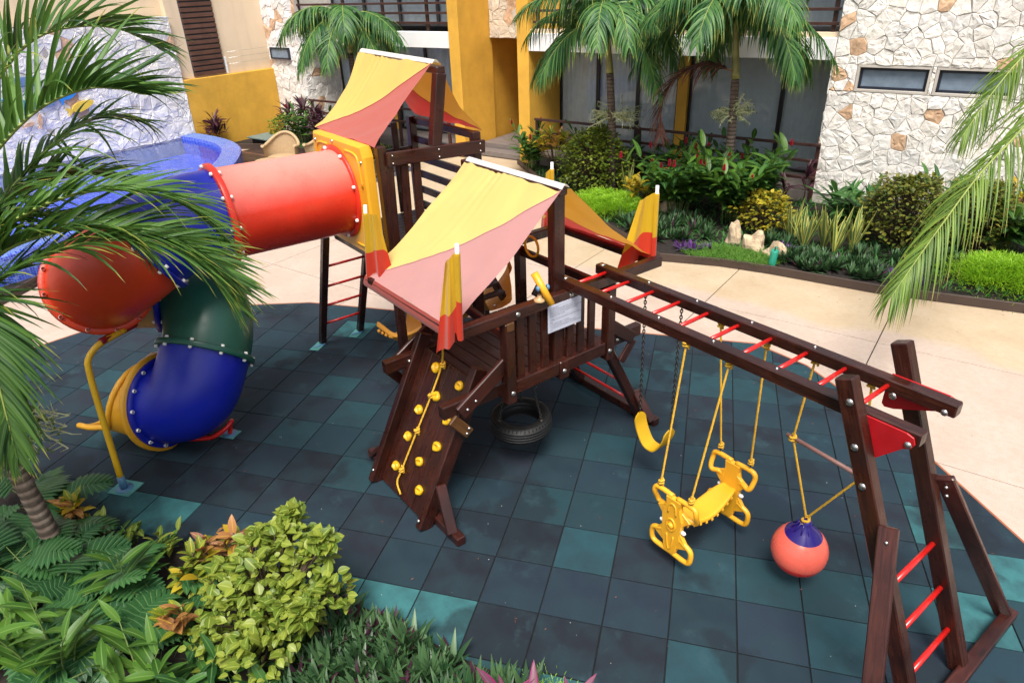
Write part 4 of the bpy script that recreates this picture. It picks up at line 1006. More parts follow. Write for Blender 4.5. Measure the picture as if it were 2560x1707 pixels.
for i, (a, b) in enumerate((((.10, 1.40, 1.955), (xA - .155, yA, .80)), ((.475, 1.42, 1.935), (xA + .15, yA, .80)), ((.05, 1.88, 1.94), (xB - .15, yB, .82)), ((.47, 1.88, 1.92), (xB + .15, yB, .82)))):
    rope(GS, a, b, .0095, (True, True), seed=i * 3); chain(GS, V(b), V(b) + V((0, 0, -.075)), .022, .0028)
# buoy ball with its crossbar
BC = V((1.06, 1.83, .335)); RB = .216
BB = thing('buoy_ball_swing', 'round red buoy ball with navy cap hung on yellow ropes', 'ball swing', (1.06, 1.83, .15))
axb = V((.04, .0, 1)).normalized()
prof = [(0, -RB)] + [(RB * math.sin(math.pi * i / 24), -RB * math.cos(math.pi * i / 24)) for i in range(1, 20)]
bl = obj('ball', MB().lathe(prof, BC, axb, 40), M['p_ball'], BB)
cap_p = [(RB * math.sin(math.pi * 18.6 / 24) * 1.012, RB * -math.cos(math.pi * 18.6 / 24)), (RB * .60, RB * .83), (RB * .42, RB * 1.02), (RB * .27, RB * 1.17), (RB * .19, RB * 1.33), (RB * .17, RB * 1.42), (RB * .09, RB * 1.46), (0, RB * 1.46)]
obj('cap', MB().lathe(cap_p, BC, axb, 28), M['p_navy'], BB)
for i in range(10):
    a = 2 * math.pi * i / 10; d = V((math.cos(a), math.sin(a), 0))
    obj('cap_rib', MB().tube([BC + d * RB * .42 + Z * RB * 1.0, BC + d * RB * .27 + Z * RB * 1.17, BC + d * RB * .19 + Z * RB * 1.33], .007, 6), M['p_navy'], BB)
tp = BC + Z * RB * 1.50; SA, SBv = V((.81, 1.88, 1.255)), V((1.365, 1.86, 1.235))
obj('crossbar', MB().tube([(.755, 1.883, 1.262), (1.40, 1.86, 1.232)], .0165, 12), M['stick'], BB)
for i, (a, b) in enumerate((((.86, 1.88, 1.955), SA), (SA, tp), ((1.27, 1.88, 1.955), SBv), (SBv, tp))): rope(BB, a, b, .0095, (True, i in (0, 2)), seed=20 + i * 2)
knot(BB, tp - Z * .03, .034, 77)
# tyre swing
TY = thing('tyre_swing', 'black car tyre hung flat on chains under the tower deck', 'tyre swing', (-1.69, 1.17, .32))
tc = V((-1.69, 1.17, .42)); Ro = .315
prof = [(.19, -.062), (.215, -.085), (.27, -.092), (.30, -.082), (.314, -.055), (.318, -.052), (.318, -.036), (.310, -.034), (.310, -.028), (.319, -.026), (.319, -.006), (.310, -.004), (.310, .004), (.319, .006), (.319, .026), (.310, .028), (.310, .034), (.318, .036), (.318, .052), (.314, .055), (.30, .082), (.27, .092), (.215, .085), (.19, .062), (.20, .05), (.28, .055), (.29, 0), (.28, -.055), (.20, -.05), (.19, -.062)]
ty = obj('tyre', MB().lathe(prof, tc, (0.02, -.03, 1), 56), M['rubber'], TY)
tm = MB().box((0, 0, 0), (.010, .006, .030), None, .0).mesh('tread_block', M['rubber'])
for i in range(48):
    a = 2 * math.pi * i / 48
    for z in (-.068, .068):
        o = obj('tread_block', tm, None, ty); o.matrix_basis = Matrix.Translation(tc + V((math.cos(a) * .3075, math.sin(a) * .3075, z))) @ Matrix.Rotation(a, 4, 'Z')
for i in range(3):
    a = .35 + 2 * math.pi * i / 3; p = tc + V((math.cos(a) * .245, math.sin(a) * .245, .09))
    chain(TY, p + V((0, 0, .01)), (tc.x + math.cos(a) * .10, tc.y + math.sin(a) * .10, 1.12)); bolt(TY, p, (0, 0, 1), .018, 'chain')
# climbing rope with knots on the climbing wall
CR = thing('climbing_rope', 'knotted yellow climbing rope lying down the climbing wall', 'rope', onwall(-1.9, .1, 0))
cp = [(-1.46, .20, 1.90), onwall(-1.86, 1.48, .03), onwall(-1.89, 1.12, .0), onwall(-1.92, .74, .0), onwall(-1.95, .31, .0), onwall(-1.955, .175, .0), onwall(-1.84, .10, .0)]
obj('rope', twisted(crom(cp, 6), .0105, 4), M['rope'], CR)
for i, p in enumerate((cp[1] - V((.0, .0, .04)), cp[2], cp[3], cp[4])): knot(CR, V(p), .027, 40 + i)
# ================================================================ BUILDING
def bbox_(parent, name, u0, u1, w0, w1, z0, z1, mat, bev=.004, **kw):
    c = Bp((u0 + u1) / 2, (w0 + w1) / 2, (z0 + z1) / 2)
    return obj(name, MB().box(c, (u1 - u0, w1 - w0, z1 - z0), (BU, BW, Z), bev), M[mat] if isinstance(mat, str) else mat, parent, **kw)
def stones(parent, o, X, Y, rects, cell, seed, rust=.085, base=(.80, .765, .72), proud=.020, gap=.0045, name='stone'):
    """irregular limestone pieces filling rects (x0,x1,y0,y1) of the plane o+X,Y"""
    rn = random.Random(seed); X, Y, o = V(X), V(Y), V(o); N = X.cross(Y)
    x0 = min(r[0] for r in rects); x1 = max(r[1] for r in rects); y0 = min(r[2] for r in rects); y1 = max(r[3] for r in rects)
    pts = []; nx, ny = int((x1 - x0) / cell) + 2, int((y1 - y0) / cell) + 2
    for i in range(-1, nx):
        for j in range(-1, ny):
            pts.append((x0 + (i + .5 + (.5 if j % 2 else 0) * .6 + rn.uniform(-.42, .42)) * cell, y0 + (j + .5 + rn.uniform(-.42, .42)) * cell))
    n = 0
    for p in pts:
        c0 = [(p[0] - cell * 2, p[1] - cell * 2), (p[0] + cell * 2, p[1] - cell * 2), (p[0] + cell * 2, p[1] + cell * 2), (p[0] - cell * 2, p[1] + cell * 2)]
        for q in pts:
            if q is p: continue
            dx, dy = q[0] - p[0], q[1] - p[1]
            if dx * dx + dy * dy > (cell * 3.2) ** 2: continue
            mx_, my_ = (p[0] + q[0]) / 2, (p[1] + q[1]) / 2; out = []
            sd_ = lambda a: (a[0] - mx_) * dx + (a[1] - my_) * dy
            for k_ in range(len(c0)):
                a, b = c0[k_], c0[(k_ + 1) % len(c0)]; sa, sb = sd_(a), sd_(b)
                if sa <= 0: out.append(a)
                if sa * sb < 0: t = sa / (sa - sb); out.append((a[0] + (b[0] - a[0]) * t, a[1] + (b[1] - a[1]) * t))
            c0 = out
            if len(c0) < 3: break
        if len(c0) < 3: continue
        for r in rects:
            cl = clip_convex(c0, [(r[0], r[2]), (r[1], r[2]), (r[1], r[3]), (r[0], r[3])])
            if len(cl) < 3 or area(cl) < .0025: continue
            # merge near-duplicate corners
            cc = [cl[i] for i in range(len(cl)) if math.hypot(cl[i][0] - cl[i - 1][0], cl[i][1] - cl[i - 1][1]) > .02]
            if len(cc) < 3: continue
            gx = sum(a[0] for a in cc) / len(cc); gy = sum(a[1] for a in cc) / len(cc); rad = max(math.hypot(a[0] - gx, a[1] - gy) for a in cc)
            k1 = 1 - gap / rad * 1.3; k2 = k1 - .007 / rad * 1.4; h = proud * rn.uniform(.6, 1.25); tx, ty = rn.uniform(-.06, .06), rn.uniform(-.06, .06)
            # subdivide the edges once and jitter, so that outlines are not ruler straight
            ee = []
            for i in range(len(cc)):
                a, b = cc[i], cc[(i + 1) % len(cc)]; L = math.hypot(a[0] - b[0], a[1] - b[1]); ee.append(a)
                if L > .12: ee.append(((a[0] + b[0]) / 2 + rn.uniform(-.012, .012), (a[1] + b[1]) / 2 + rn.uniform(-.012, .012)))
            def ring(k_, hh, til, jt=0): return [o + X * (gx + (a[0] - gx) * k_ + rn.uniform(-jt, jt)) + Y * (gy + (a[1] - gy) * k_ + rn.uniform(-jt, jt)) + N * (hh + til * ((a[0] - gx) * tx + (a[1] - gy) * ty) + rn.uniform(-jt, jt)) for a in ee]
            m = len(ee); vs = ring(k1, 0, 0) + ring(k1, h * .55, 1, .003) + ring(k2, h, 1, .006) + ring(k2 * .5, h * 1.12, 1, .009) + [o + X * gx + Y * gy + N * h * 1.1]
            fs = [(r_ * m + i, r_ * m + (i + 1) % m, (r_ + 1) * m + (i + 1) % m, (r_ + 1) * m + i) for r_ in range(3) for i in range(m)] + [(3 * m + i, 3 * m + (i + 1) % m, 4 * m) for i in range(m)]
            isr = rn.random() < rust
            s_ = obj(name, MB().add(vs, fs), M['rust'] if isr else M['stone'], parent); q = rn.uniform(.86, 1.10); wv = rn.uniform(-.02, .03)
            s_.color = (base[0] * q + wv, base[1] * q + wv * .4, base[2] * q - wv * .4, 1); n += 1
    return n
def window(parent, u0, u1, z0, z1, wf, fr='blue_frame', behind='curtain_w'):
    f_ = MB()
    for a, b in (((u0, z0), (u1, z0)), ((u0, z1), (u1, z1))): f_.beam(Bp(a[0], wf, a[1] + (.025 if a[1] == z0 else -.025)), Bp(b[0], wf, b[1] + (.025 if a[1] == z0 else -.025)), .06, .05, Z, .004)
    for u in (u0 + .025, u1 - .025): f_.beam(Bp(u, wf, z0), Bp(u, wf, z1), .05, .06, BW, .004)
    wn = obj('window', f_, M[fr], parent)
    obj('pane', MB().add([Bp(u0 + .04, wf - .005, z0 + .04), Bp(u1 - .04, wf - .005, z0 + .04), Bp(u1 - .04, wf - .005, z1 - .04), Bp(u0 + .04, wf - .005, z1 - .04)], [(0, 1, 2, 3)]), M['frosted'], wn)
    obj('blind', MB().add([Bp(u0 + .03, wf + .05, z0), Bp(u1 - .03, wf + .05, z0), Bp(u1 - .03, wf + .05, z1), Bp(u0 + .03, wf + .05, z1)], [(0, 1, 2, 3)]), M[behind], wn)
    return wn
# ---- stone wing on the right
SW = thing('stone_wing', 'white limestone building wing with two low strip windows', 'building', Bp(1.0, 12.2))
u0, u1, zt_ = -1.05, 3.05, 5.6
WIN = [(-.56, .60, 2.32, 2.71), (.76, 1.93, 2.32, 2.71)]
bbox_(SW, 'wall', u0, u1, 12.01, 12.10, 2.76, zt_, 'mortar'); bbox_(SW, 'wall', u0, u1, 12.01, 12.10, 0, 2.27, 'mortar')
for a, b in ((u0, -.61), (.65, .71), (1.98, u1)): bbox_(SW, 'wall', a, b, 12.01, 12.10, 2.272, 2.758, 'mortar')
for a, b, c, d in WIN:
    bbox_(SW, 'window_reveal', a - .045, b + .045, 12.0, 12.16, d - .0, d + .045, 'mortar'); bbox_(SW, 'window_reveal', a - .045, b + .045, 11.99, 12.16, c - .045, c, 'mortar')
    for q in (a - .045, b): bbox_(SW, 'window_reveal', q, q + .045, 12.0, 12.16, c + .002, d - .002, 'mortar')
    window(SW, a, b, c, d, 12.10)
X0 = Bp(0, 12.01)
wl = [o for o in SW.children][0]
stones(wl, X0, BU, Z, [(u0, u1, 2.757, 4.15), (u0, -.61, 2.27, 2.755), (.65, .71, 2.27, 2.755), (1.98, u1, 2.27, 2.755), (u0, u1, .25, 2.268)], .245, 11)
stones(wl, Bp(u0, 13.5), -BW, Z, [(0, 1.5, 0.25, 3.1)], .28, 12)
# beyond the stone wall, a door and a stub of railing
bbox_(SW, 'door_frame', 3.06, 3.14, 12.4, 12.5, .25, 2.7, 'black_frame'); bbox_(SW, 'door_glass', 3.14, 4.6, 12.44, 12.46, .25, 2.7, 'glass'); bbox_(SW, 'curtain', 3.14, 4.6, 12.6, 12.62, .25, 2.7, 'curtain')
for z in (1.22, .92, .6): bbox_(SW, 'rail', 2.75, 4.6, 11.88, 11.96, z - .03, z + .03, 'wood_rail')
bbox_(SW, 'rail_post', 2.72, 2.80, 11.86, 11.95, 0.05, 1.25, 'wood_rail')
# ---- terrace wing
TW = thing('terrace_wing', 'apartment wing with ochre pillars, sliding glass doors and white balcony edge', 'building', Bp(-5, 12.5))
bbox_(TW, 'terrace_floor', -8.15, -1.06, 12.0, 13.6, 0, .25, 'step'); 
bbox_(TW, 'fascia', -8.15, -1.06, 12.0, 12.12, 2.81, 3.21, 'white', .01); bbox_(TW, 'soffit', -8.15, -1.06, 12.12, 13.6, 2.86, 3.10, 'white')
bbox_(TW, 'balcony_kerb', -8.15, -1.06, 12.10, 12.3, 3.213, 3.30, 'cream')
bbox_(TW, 'pillar', -8.5, -8.155, 12.0, 13.9, 0, 6.2, 'ochre', .012)
bbox_(TW, 'pillar', -10.66, -10.31, 11.95, 13.4, 0, 6.2, 'ochre', .012)
bbox_(TW, 'passage_wall', -10.72, -10.42, 13.42, 17.5, 0, 3.4, 'ochre'); bbox_(TW, 'passage_wall', -8.45, -8.2, 13.92, 17.5, 0, 3.4, 'ochre'); bbox_(TW, 'passage_wall', -10.7, -8.2, 17.5, 17.7, 0, 3.4, 'ochre')
bbox_(TW, 'passage_ceiling', -10.4, -8.46, 13.5, 17.4, 3.06, 3.2, 'ochre')
lp = bbox_(TW, 'stone_lintel', -10.3, -8.51, 13.30, 13.40, 2.98, 6.2, 'mortar')
stones(lp, Bp(0, 13.30), BU, Z, [(-10.3, -8.51, 2.98, 4.4)], .34, 21, .10, (.66, .57, .45))
for i, (wa, z) in enumerate(((12.35, .14), (12.72, .28))): bbox_(TW, 'step', -10.29, -8.52, wa, 17.4 if i else 17.4, .14 * i, z, 'step', .008)
def doors(parent, us, wf, z0, z1, widths, mids):
    for (a, b), cur in zip(us, mids):
        fm = MB(); t = .045
        for u in (a + t / 2, b - t / 2): fm.beam(Bp(u, wf, z0), Bp(u, wf, z1), t, .07, BW, .004)
        for z in (z0 + .03, z1 - .035): fm.beam(Bp(a, wf, z), Bp(b, wf, z), .07, .06, Z, .004)
        d_ = obj('sliding_door', fm, M['black_frame'], parent)
        obj('pane', MB().add([Bp(a + t, wf - .004, z0 + .05), Bp(b - t, wf - .004, z0 + .05), Bp(b - t, wf - .004, z1 - .05), Bp(a + t, wf - .004, z1 - .05)], [(0, 1, 2, 3)]), M['glass'], d_)
        obj('curtain', MB().grid(lambda s, q: Bp(a + (b - a) * s, wf + .07 + .012 * math.sin((a + (b - a) * s) * 46), z0 + (z1 - z0) * q), 40, 1), M[cur], d_)
doors(TW, [(-8.15, -7.0), (-7.0, -5.86), (-5.86, -4.78), (-4.5, -2.32), (-2.32, -1.07)], 13.5, .25, 2.72, None, ['curtain', 'curtain', 'curtain_w', 'curtain_w', 'curtain'])
bbox_(TW, 'door_pillar', -4.77, -4.51, 13.38, 13.6, .25, 2.84, 'ochre'); bbox_(TW, 'door_head', -8.15, -1.07, 13.44, 13.56, 2.72, 2.86, 'black_frame')
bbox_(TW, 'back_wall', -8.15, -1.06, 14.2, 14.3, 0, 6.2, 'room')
bbox_(TW, 'wall_lamp', -8.155, -8.09, 12.72, 12.92, 2.12, 2.34, 'white_pl')
# upper storey of the terrace wing
doors(TW, [(-8.15, -6.4), (-6.4, -4.6), (-4.6, -2.8), (-2.8, -1.07)], 13.5, 3.25, 5.6, None, ['curtain_w'] * 4)
def railing(parent, ua, ub, wf, z0, zs, posts, ph):
    for z in zs: bbox_(parent, 'rail', ua, ub, wf - .03, wf + .03, z - .028, z + .028, 'wood_rail')
    for u in posts: bbox_(parent, 'rail_post', u - .04, u + .04, wf + .032, wf + .10, z0, ph, 'wood_rail')
RG = thing('terrace_railing', 'low dark wooden railing along the ground floor terrace', 'railing', Bp(-4.5, 11.95))
railing(RG, -7.95, -1.0, 11.93, .06, (1.22, .90, .55), (-7.92, -6.1, -5.05, -3.9, -2.5, -1.05), 1.20)
bbox_(RG, 'rail', -1.09, -1.01, 11.97, 13.3, 1.20, 1.25, 'wood_rail')
RU = thing('balcony_railing', 'dark railing on the balcony above the right-hand doors', 'railing', Bp(-4.5, 12.1, 3.3))
railing(RU, -8.1, -1.1, 12.15, 3.30, (3.45, 3.7, 3.95, 4.2), (-8.0, -6.2, -4.4, -2.6, -1.2), 4.25)
# ---- left wing
LW = thing('left_wing', 'far apartment wing with limestone column and shaded glass doors', 'building', Bp(-14.5, 12.5))
cl_ = bbox_(LW, 'stone_column', -18.55, -16.78, 12.02, 13.5, 0, 6.2, 'mortar')
stones(cl_, Bp(0, 12.02), BU, Z, [(-18.55, -16.78, .2, 2.30), (-18.55, -18.30, 2.30, 2.72), (-17.24, -16.78, 2.30, 2.72), (-18.55, -16.78, 2.72, 4.4)], .33, 31, .10)
stones(cl_, Bp(-16.78, 12.02), BW, Z, [(0, 1.48, .2, 2.8)], .33, 32, .10)
bbox_(LW, 'window_box', -18.29, -17.25, 11.985, 12.03, 2.31, 2.71, 'white'); window(LW, -18.24, -17.30, 2.34, 2.69, 11.94)
bbox_(LW, 'fascia', -17.85, -10.67, 12.0, 12.12, 2.81, 3.21, 'white', .01); bbox_(LW, 'soffit', -16.76, -10.67, 12.12, 13.6, 2.86, 3.10, 'white')
doors(LW, [(-16.76, -15.42), (-15.42, -14.40), (-14.20, -12.93), (-12.93, -11.8), (-11.8, -10.7)], 13.5, .2, 2.80, None, ['curtain'] * 5)
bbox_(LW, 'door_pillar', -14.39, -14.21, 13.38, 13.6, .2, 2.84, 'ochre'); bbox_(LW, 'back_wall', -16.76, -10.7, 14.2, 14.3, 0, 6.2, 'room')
bbox_(LW, 'terrace_floor', -16.76, -10.68, 12.0, 13.6, 0, .2, 'step')
doors(LW, [(-16.76, -15.3), (-15.3, -13.8), (-13.8, -12.3), (-12.3, -10.7)], 13.5, 3.25, 5.6, None, ['curtain_w'] * 4)
RL = thing('balcony_railing', 'reddish wooden railing on the far left balcony', 'railing', Bp(-14.3, 12.1, 3.3))
railing(RL, -17.9, -10.7, 12.12, 3.22, (3.42, 3.66, 3.90, 4.14), (-17.9, -16.8, -14.8, -13.2, -11.55), 4.2)
RQ = thing('terrace_railing', 'dark wooden railing in front of the far left doors', 'railing', Bp(-15, 11.9))
railing(RQ, -16.7, -10.8, 11.93, .06, (1.16, .80), (-16.65, -14.7, -12.8, -10.9), 1.15)
# ---- boundary walls on the left
YW = thing('boundary_wall', 'low ochre plaster wall beside the limestone column', 'wall', Bp(-18.45, 10.4))
bbox_(YW, 'wall', -18.6, -18.30, 8.6, 12.0, 0, 2.06, 'ochre', .015)
CWL = thing('neighbour_house', 'tall cream house wall with a brown slatted louvre', 'building', Bp(-18.9, 8))
bbox_(CWL, 'wall', -19.2, -18.62, -8, 12.01, 0, 9, 'cream'); bbox_(CWL, 'wall_face', -18.62, -18.42, 8.77, 12.0, 2.062, 9, 'cream')
lv = bbox_(CWL, 'louvre', -18.42, -18.40, 9.2, 10.27, 2.10, 6.5, 'room')
for i in range(30): obj('slat', MB().box(Bp(-18.37, 9.735, 2.16 + i * .145), (.03, 1.05, .10), (BU, BW, Z), .004), M['louvre'], lv)
bbox_(CWL, 'drain_pipe', -18.42, -18.36, 10.30, 10.36, 2.07, 2.55, 'white_pl')
for z in (2.35, 2.52, 2.69):
    obj('wire', MB().tube([Bp(-18.30, 10.4, z), Bp(-18.30, 11.98, z + .02)], .004, 5), M['bolt'], CWL)
MW = thing('mural_wall', 'white stone pool wall with painted ceramic fish', 'wall', Bp(-18.3, 4))
mw = bbox_(MW, 'wall', -18.5, -18.30, -6, 8.74, 0, 3.78, 'mortar')
stones(mw, Bp(-18.30, 0), BW, Z, [(2.4, 8.74, .5, 3.78)], .325, 41, .04, (.78, .765, .75), .02)
stones(mw, Bp(-18.5, 8.74), BU, Z, [(0, .2, .5, 3.78)], .3, 42)
def fish(w, z, L, tilt, mat, label):
    pts = []
    for i in range(22):
        t = i / 22 * 2 * math.pi; x, y = math.cos(t) * .5, math.sin(t) * .19 * (1 - .25 * math.cos(t)); pts.append((x * L, y * L))
    body = pts[:10] + [(-.52 * L, .05 * L), (-.78 * L, .20 * L), (-.70 * L, 0), (-.78 * L, -.20 * L), (-.52 * L, -.05 * L)] + pts[13:]
    c, s_ = math.cos(tilt), math.sin(tilt)
    obj('fish', MB().prism([(a * c - b * s_, a * s_ + b * c) for a, b in body], Bp(-18.235, w, z), BW, Z, .03, .006), M[mat], MW, label=label)
fish(4.35, 2.02, .62, -.55, 'fish_blue', 'blue ceramic fish'); fish(5.55, 2.15, .50, .5, 'fish_blue', 'blue ceramic fish pointing up'); fish(5.75, 1.80, .60, .25, 'fish_yellow', 'yellow ceramic fish')
fish(4.62, 1.62, .30, 1.3, 'rust', 'brown ceramic shape'); fish(4.35, 1.55, .26, .2, 'rust', None); fish(5.0, 2.0, .42, .3, 'cushion', None)
for wq, zq in ((4.6, 2.55), (5.65, 2.5)): obj('tile_plaque', MB().box(Bp(-18.23, wq, zq), (.03, .62, .22), (BU, BW, Z), .012), M['cushion'], MW)
# ================================================================ POOL
OUT = [(-18.28, 8.72), (-17.4, 8.72), (-16.2, 8.55), (-15.2, 8.15), (-14.4, 7.55), (-13.65, 6.85), (-13.0, 6.1), (-12.5, 5.2), (-12.1, 4.1), (-11.85, 3.0), (-11.6, 1.9), (-11.35, .9), (-11.6, -.6), (-12.6, -2.0), (-14.6, -3.2), (-18.28, -3.8)]
OUT = [tuple(p[:2]) for p in crom([(a, b, 0) for a, b in OUT], 4)]
INN = []
for i, p in enumerate(OUT):
    a, b = OUT[max(0, i - 1)], OUT[min(len(OUT) - 1, i + 1)]; dx, dy = b[0] - a[0], b[1] - a[1]; l = math.hypot(dx, dy); INN.append((p[0] + dy / l * .50, p[1] - dx / l * .50))
PL = thing('swimming_pool', 'raised swimming pool lined with blue mosaic', 'pool', Bp(-14, 4))
m_ = MB(); n_ = len(OUT); vs = [Bp(*p, 0) for p in OUT] + [Bp(*p, .53) for p in OUT] + [Bp(*p, .56) for p in [(a[0] * .93 + b[0] * .07, a[1] * .93 + b[1] * .07) for a, b in zip(OUT, INN)]] + [Bp(*p, .56) for p in INN] + [Bp(*p, .03) for p in INN]
m_.add(vs, [(r * n_ + i, (r + 1) * n_ + i, (r + 1) * n_ + i + 1, r * n_ + i + 1) for r in range(4) for i in range(n_ - 1)])
obj('rim', m_, M['mosaic'], PL)
for q in range(9):
    f_ = (q + 1) / 10; obj('coping_line', MB().tube([Bp(a[0] * (1 - f_) + b[0] * f_, a[1] * (1 - f_) + b[1] * f_, .562) for a, b in zip(OUT, INN)], .006, 5), M['cushion'], PL)
from mathutils.geometry import tessellate_polygon
fl_ = [Bp(*p, .03) for p in INN]; tr_ = [tuple(t) for t in tessellate_polygon([fl_])]
obj('floor', MB().add(fl_, tr_), M['mosaic'], PL)
wt = [Bp(*p, .46) for p in INN]; tr_ = [t if (wt[t[1]] - wt[t[0]]).cross(wt[t[2]] - wt[t[0]]).z > 0 else t[::-1] for t in tr_]
obj('pool_water', MB().add(wt, tr_), M['water'], kind='structure')
# wooden deck by the pool
dk = obj('wooden_deck', MB().add([Bp(-17.0, 5.2, -.012), Bp(-10.7, 5.2, -.012), Bp(-10.7, 10.4, -.012), Bp(-17, 10.0, -.012)], [(0, 1, 2, 3)]), M['room'], kind='structure')
for i in range(40):
    w_ = 5.25 + i * .13
    obj('plank', MB().beam(Bp(-17 if w_ > 8.3 else -12.9 - max(0, (w_ - 6)) * .9, w_, .006), Bp(-11.0, w_, .006), .12, .03, Z, .003), M['louvre'] if i % 9 == 4 else M['deck'], dk)
def wicker_chair(label, u, w_, rz, cushion):
    t = thing('wicker_chair', label, 'chair', Bp(u, w_), rz); t.scale = (1.22, 1.22, 1.15)
    m_ = MB(); N = 26
    def sh(a, b):            # barrel back
        ang = -math.pi * .5 + (a - .5) * 2 * math.pi * .62 + math.pi
        top = .62 + .24 * math.cos((a - .5) * 2 * math.pi * .62) ** 2
        r_ = .33 + .05 * b
        return V((math.cos(ang) * r_, math.sin(ang) * r_ * .95, .02 + (top - .02) * b))
    m_.grid(sh, N, 10); obj('back', m_, M['wicker'], t, True)
    obj('rim', MB().tube([sh(i / N, 1) for i in range(N + 1)], .035, 8), M['wicker'], t, True)
    obj('seat', MB().lathe([(0, .40), (.30, .40), (.315, .38), (.315, .05), (.30, .02)], (0, 0, 0), Z, 24), M['wicker'], t, True)
    if cushion: obj('cushion', MB().box((0, .2, .58), (.40, .12, .36), (V((1, 0, 0)), V((0, .94, -.34)), V((0, .34, .94))), .04), M['cushion'], t, True)
wicker_chair('beige wicker barrel chair beside the pool deck', -13.55, 8.25, R_(48), False)
wicker_chair('beige wicker chair with a blue cushion behind the rear tower', -12.55, 8.75, R_(25), True)
tb = thing('wicker_table', 'low round wicker table in front of the barrel chair', 'table', Bp(-12.95, 7.35))
obj('top', MB().lathe([(0, .60), (.30, .60), (.315, .585), (.30, .565), (.27, .55), (0, .55)], (0, 0, 0), Z, 28), M['wicker'], tb, True); obj('pedestal', MB().lathe([(.22, 0), (.16, .2), (.18, .55)], (0, 0, 0), Z, 20), M['wicker'], tb, True)
ub = thing('utility_box', 'dark utility box with grey-green lid in the far planter', 'box', Bp(-16.9, 10.5))
bbox_(ub, 'body', -17.5, -16.7, 10.1, 10.7, .0, .22, 'black_frame'); bbox_(ub, 'lid', -17.6, -16.6, 10.0, 10.8, .223, .27, 'grey_lid', .01)
# ================================================================ PLANTS
def frond_mesh(path, n, L, Wd, droop, ang=55, vee=18, seed=0, mi_r=1, rr=.016, start=.06, sd_bias=0.0, jitter=.12, tipw=.5):
    """a feather palm leaf: rachis plus pairs of narrow leaflets; material 0 leaflet, 1 rachis"""
    rn = random.Random(seed); m_ = MB(); P = path; N_ = len(P)
    m_.tube(P, [rr * (1 - .85 * i / (N_ - 1)) for i in range(N_)], 6, mi=mi_r)
    for i in range(n):
        s_ = start + (1 - start) * (i + rn.uniform(-.25, .25)) / n; s_ = min(.995, max(0, s_)); f_ = s_ * (N_ - 1); k_ = min(int(f_), N_ - 2)
        p = P[k_].lerp(P[k_ + 1], f_ - k_); d = (P[min(k_ + 1, N_ - 1)] - P[max(k_ - 1, 0)]).normalized(); sd_ = d.cross(Z)
        if sd_.length < .1: sd_ = d.cross(V((1, 0, 0)))
        sd_.normalize(); up = sd_.cross(d)
        le = L * (math.sin(math.pi * (.16 + .80 * s_)) ** .55); a = R_(ang * (1 - .55 * s_ ** 2))
        for q in (-1, 1):
            v_ = R_(vee) + rn.uniform(-jitter, jitter) + sd_bias * q
            dd = d * math.cos(a + rn.uniform(-.08, .08)) + (sd_ * q * math.cos(v_) + up * math.sin(v_)) * math.sin(a)
            l2 = le * (rn.uniform(.80, 1.12) if rn.random() < .9 else rn.uniform(.45, .8))
            m_.leaf(p, dd, d.cross(dd).cross(dd) * 1.0 + d * .6, l2, Wd * (1 - (1 - tipw) * s_) * rn.uniform(.85, 1.1), droop * (rn.uniform(.4, 1.6) if rn.random() < .88 else rn.uniform(2, 4)), 6, .24, 'lance', rn.random())
    return m_
def arch(c, az, el, L, g, n=16):
    p = V(c); d = V((math.cos(az) * math.cos(el), math.sin(az) * math.cos(el), math.sin(el))); out = [p.copy()]
    for i in range(n):
        d = (d + V((0, 0, -1)) * g / n).normalized(); p = p + d * L / n; out.append(p.copy())
    return out
def trunk_part(parent, pts, r0, r1, rings=True, name='trunk'):
    P = crom(pts, 8); n = len(P); rr = []
    for i in range(n): rr.append((r0 + (r1 - r0) * i / (n - 1)) * (1.0 + (.025 if i % 2 else -.02) * rings))
    return obj(name, MB().tube(P, rr, 18), M['trunk'], parent)
def inflorescence(parent, c, dr, L, seed, n=26, fruits=True):
    rn = random.Random(seed); c = V(c); m_ = MB(); f_ = MB()
    for i in range(n):
        d = (V(dr) + V((rn.uniform(-.8, .8), rn.uniform(-.8, .8), rn.uniform(-.45, .6)))).normalized(); l = L * rn.uniform(.55, 1); p1 = c + d * l * .45; p2 = p1 + (d + V((rn.uniform(-.5, .5), rn.uniform(-.5, .5), rn.uniform(-.7, .1)))).normalized() * l * .5
        m_.tube([c, p1, p2], [.012, .008, .005], 5, cap=False)
        for k_ in range(7):
            b = p1.lerp(p2, k_ / 6); e = b + V((rn.uniform(-1, 1), rn.uniform(-1, 1), rn.uniform(-.9, .5))).normalized() * l * rn.uniform(.14, .26); m_.tube([b, e], [.0048, .003], 4, cap=False)
            if fruits and rn.random() < .55: f_.ball(e, .011, 6, 4, (1, 1, 1.4))
    o = obj('flower_stalk', m_, M['spath'], parent)
    if f_.v: obj('fruit', f_, M['fruit'], o, kind='stuff')
def palm(name, label, base, top, crown, fronds, mat, seed, r0=.10, r1=.075, group='palms in front of the building'):
    t = thing(name, label, 'palm tree', base, 0, group)
    b, tp, c = V(base), V(top), V(crown)
    trunk_part(t, [b, b.lerp(tp, .5) + V((.02, .01, 0)), tp], r0, r1)
    obj('crownshaft', MB().tube(crom([tp, tp.lerp(c, .5), c], 5), [r1 * 1.05 - (r1 * .55) * i / 10 for i in range(11)], 14), M['crownshaft'], t)
    rn = random.Random(seed)
    for i in range(fronds):
        az = 2 * math.pi * (i + rn.uniform(-.3, .3)) / fronds * 1.0 + seed; el = rn.uniform(.15, 1.05); L = rn.uniform(1.9, 2.35)
        obj('frond', frond_mesh(arch(c, az, el, L, rn.uniform(1.5, 2.3)), 62, .84, .068, 3.0, 60, 6, seed * 31 + i, rr=.018), [M[mat], M['rachis']], t)
    return t
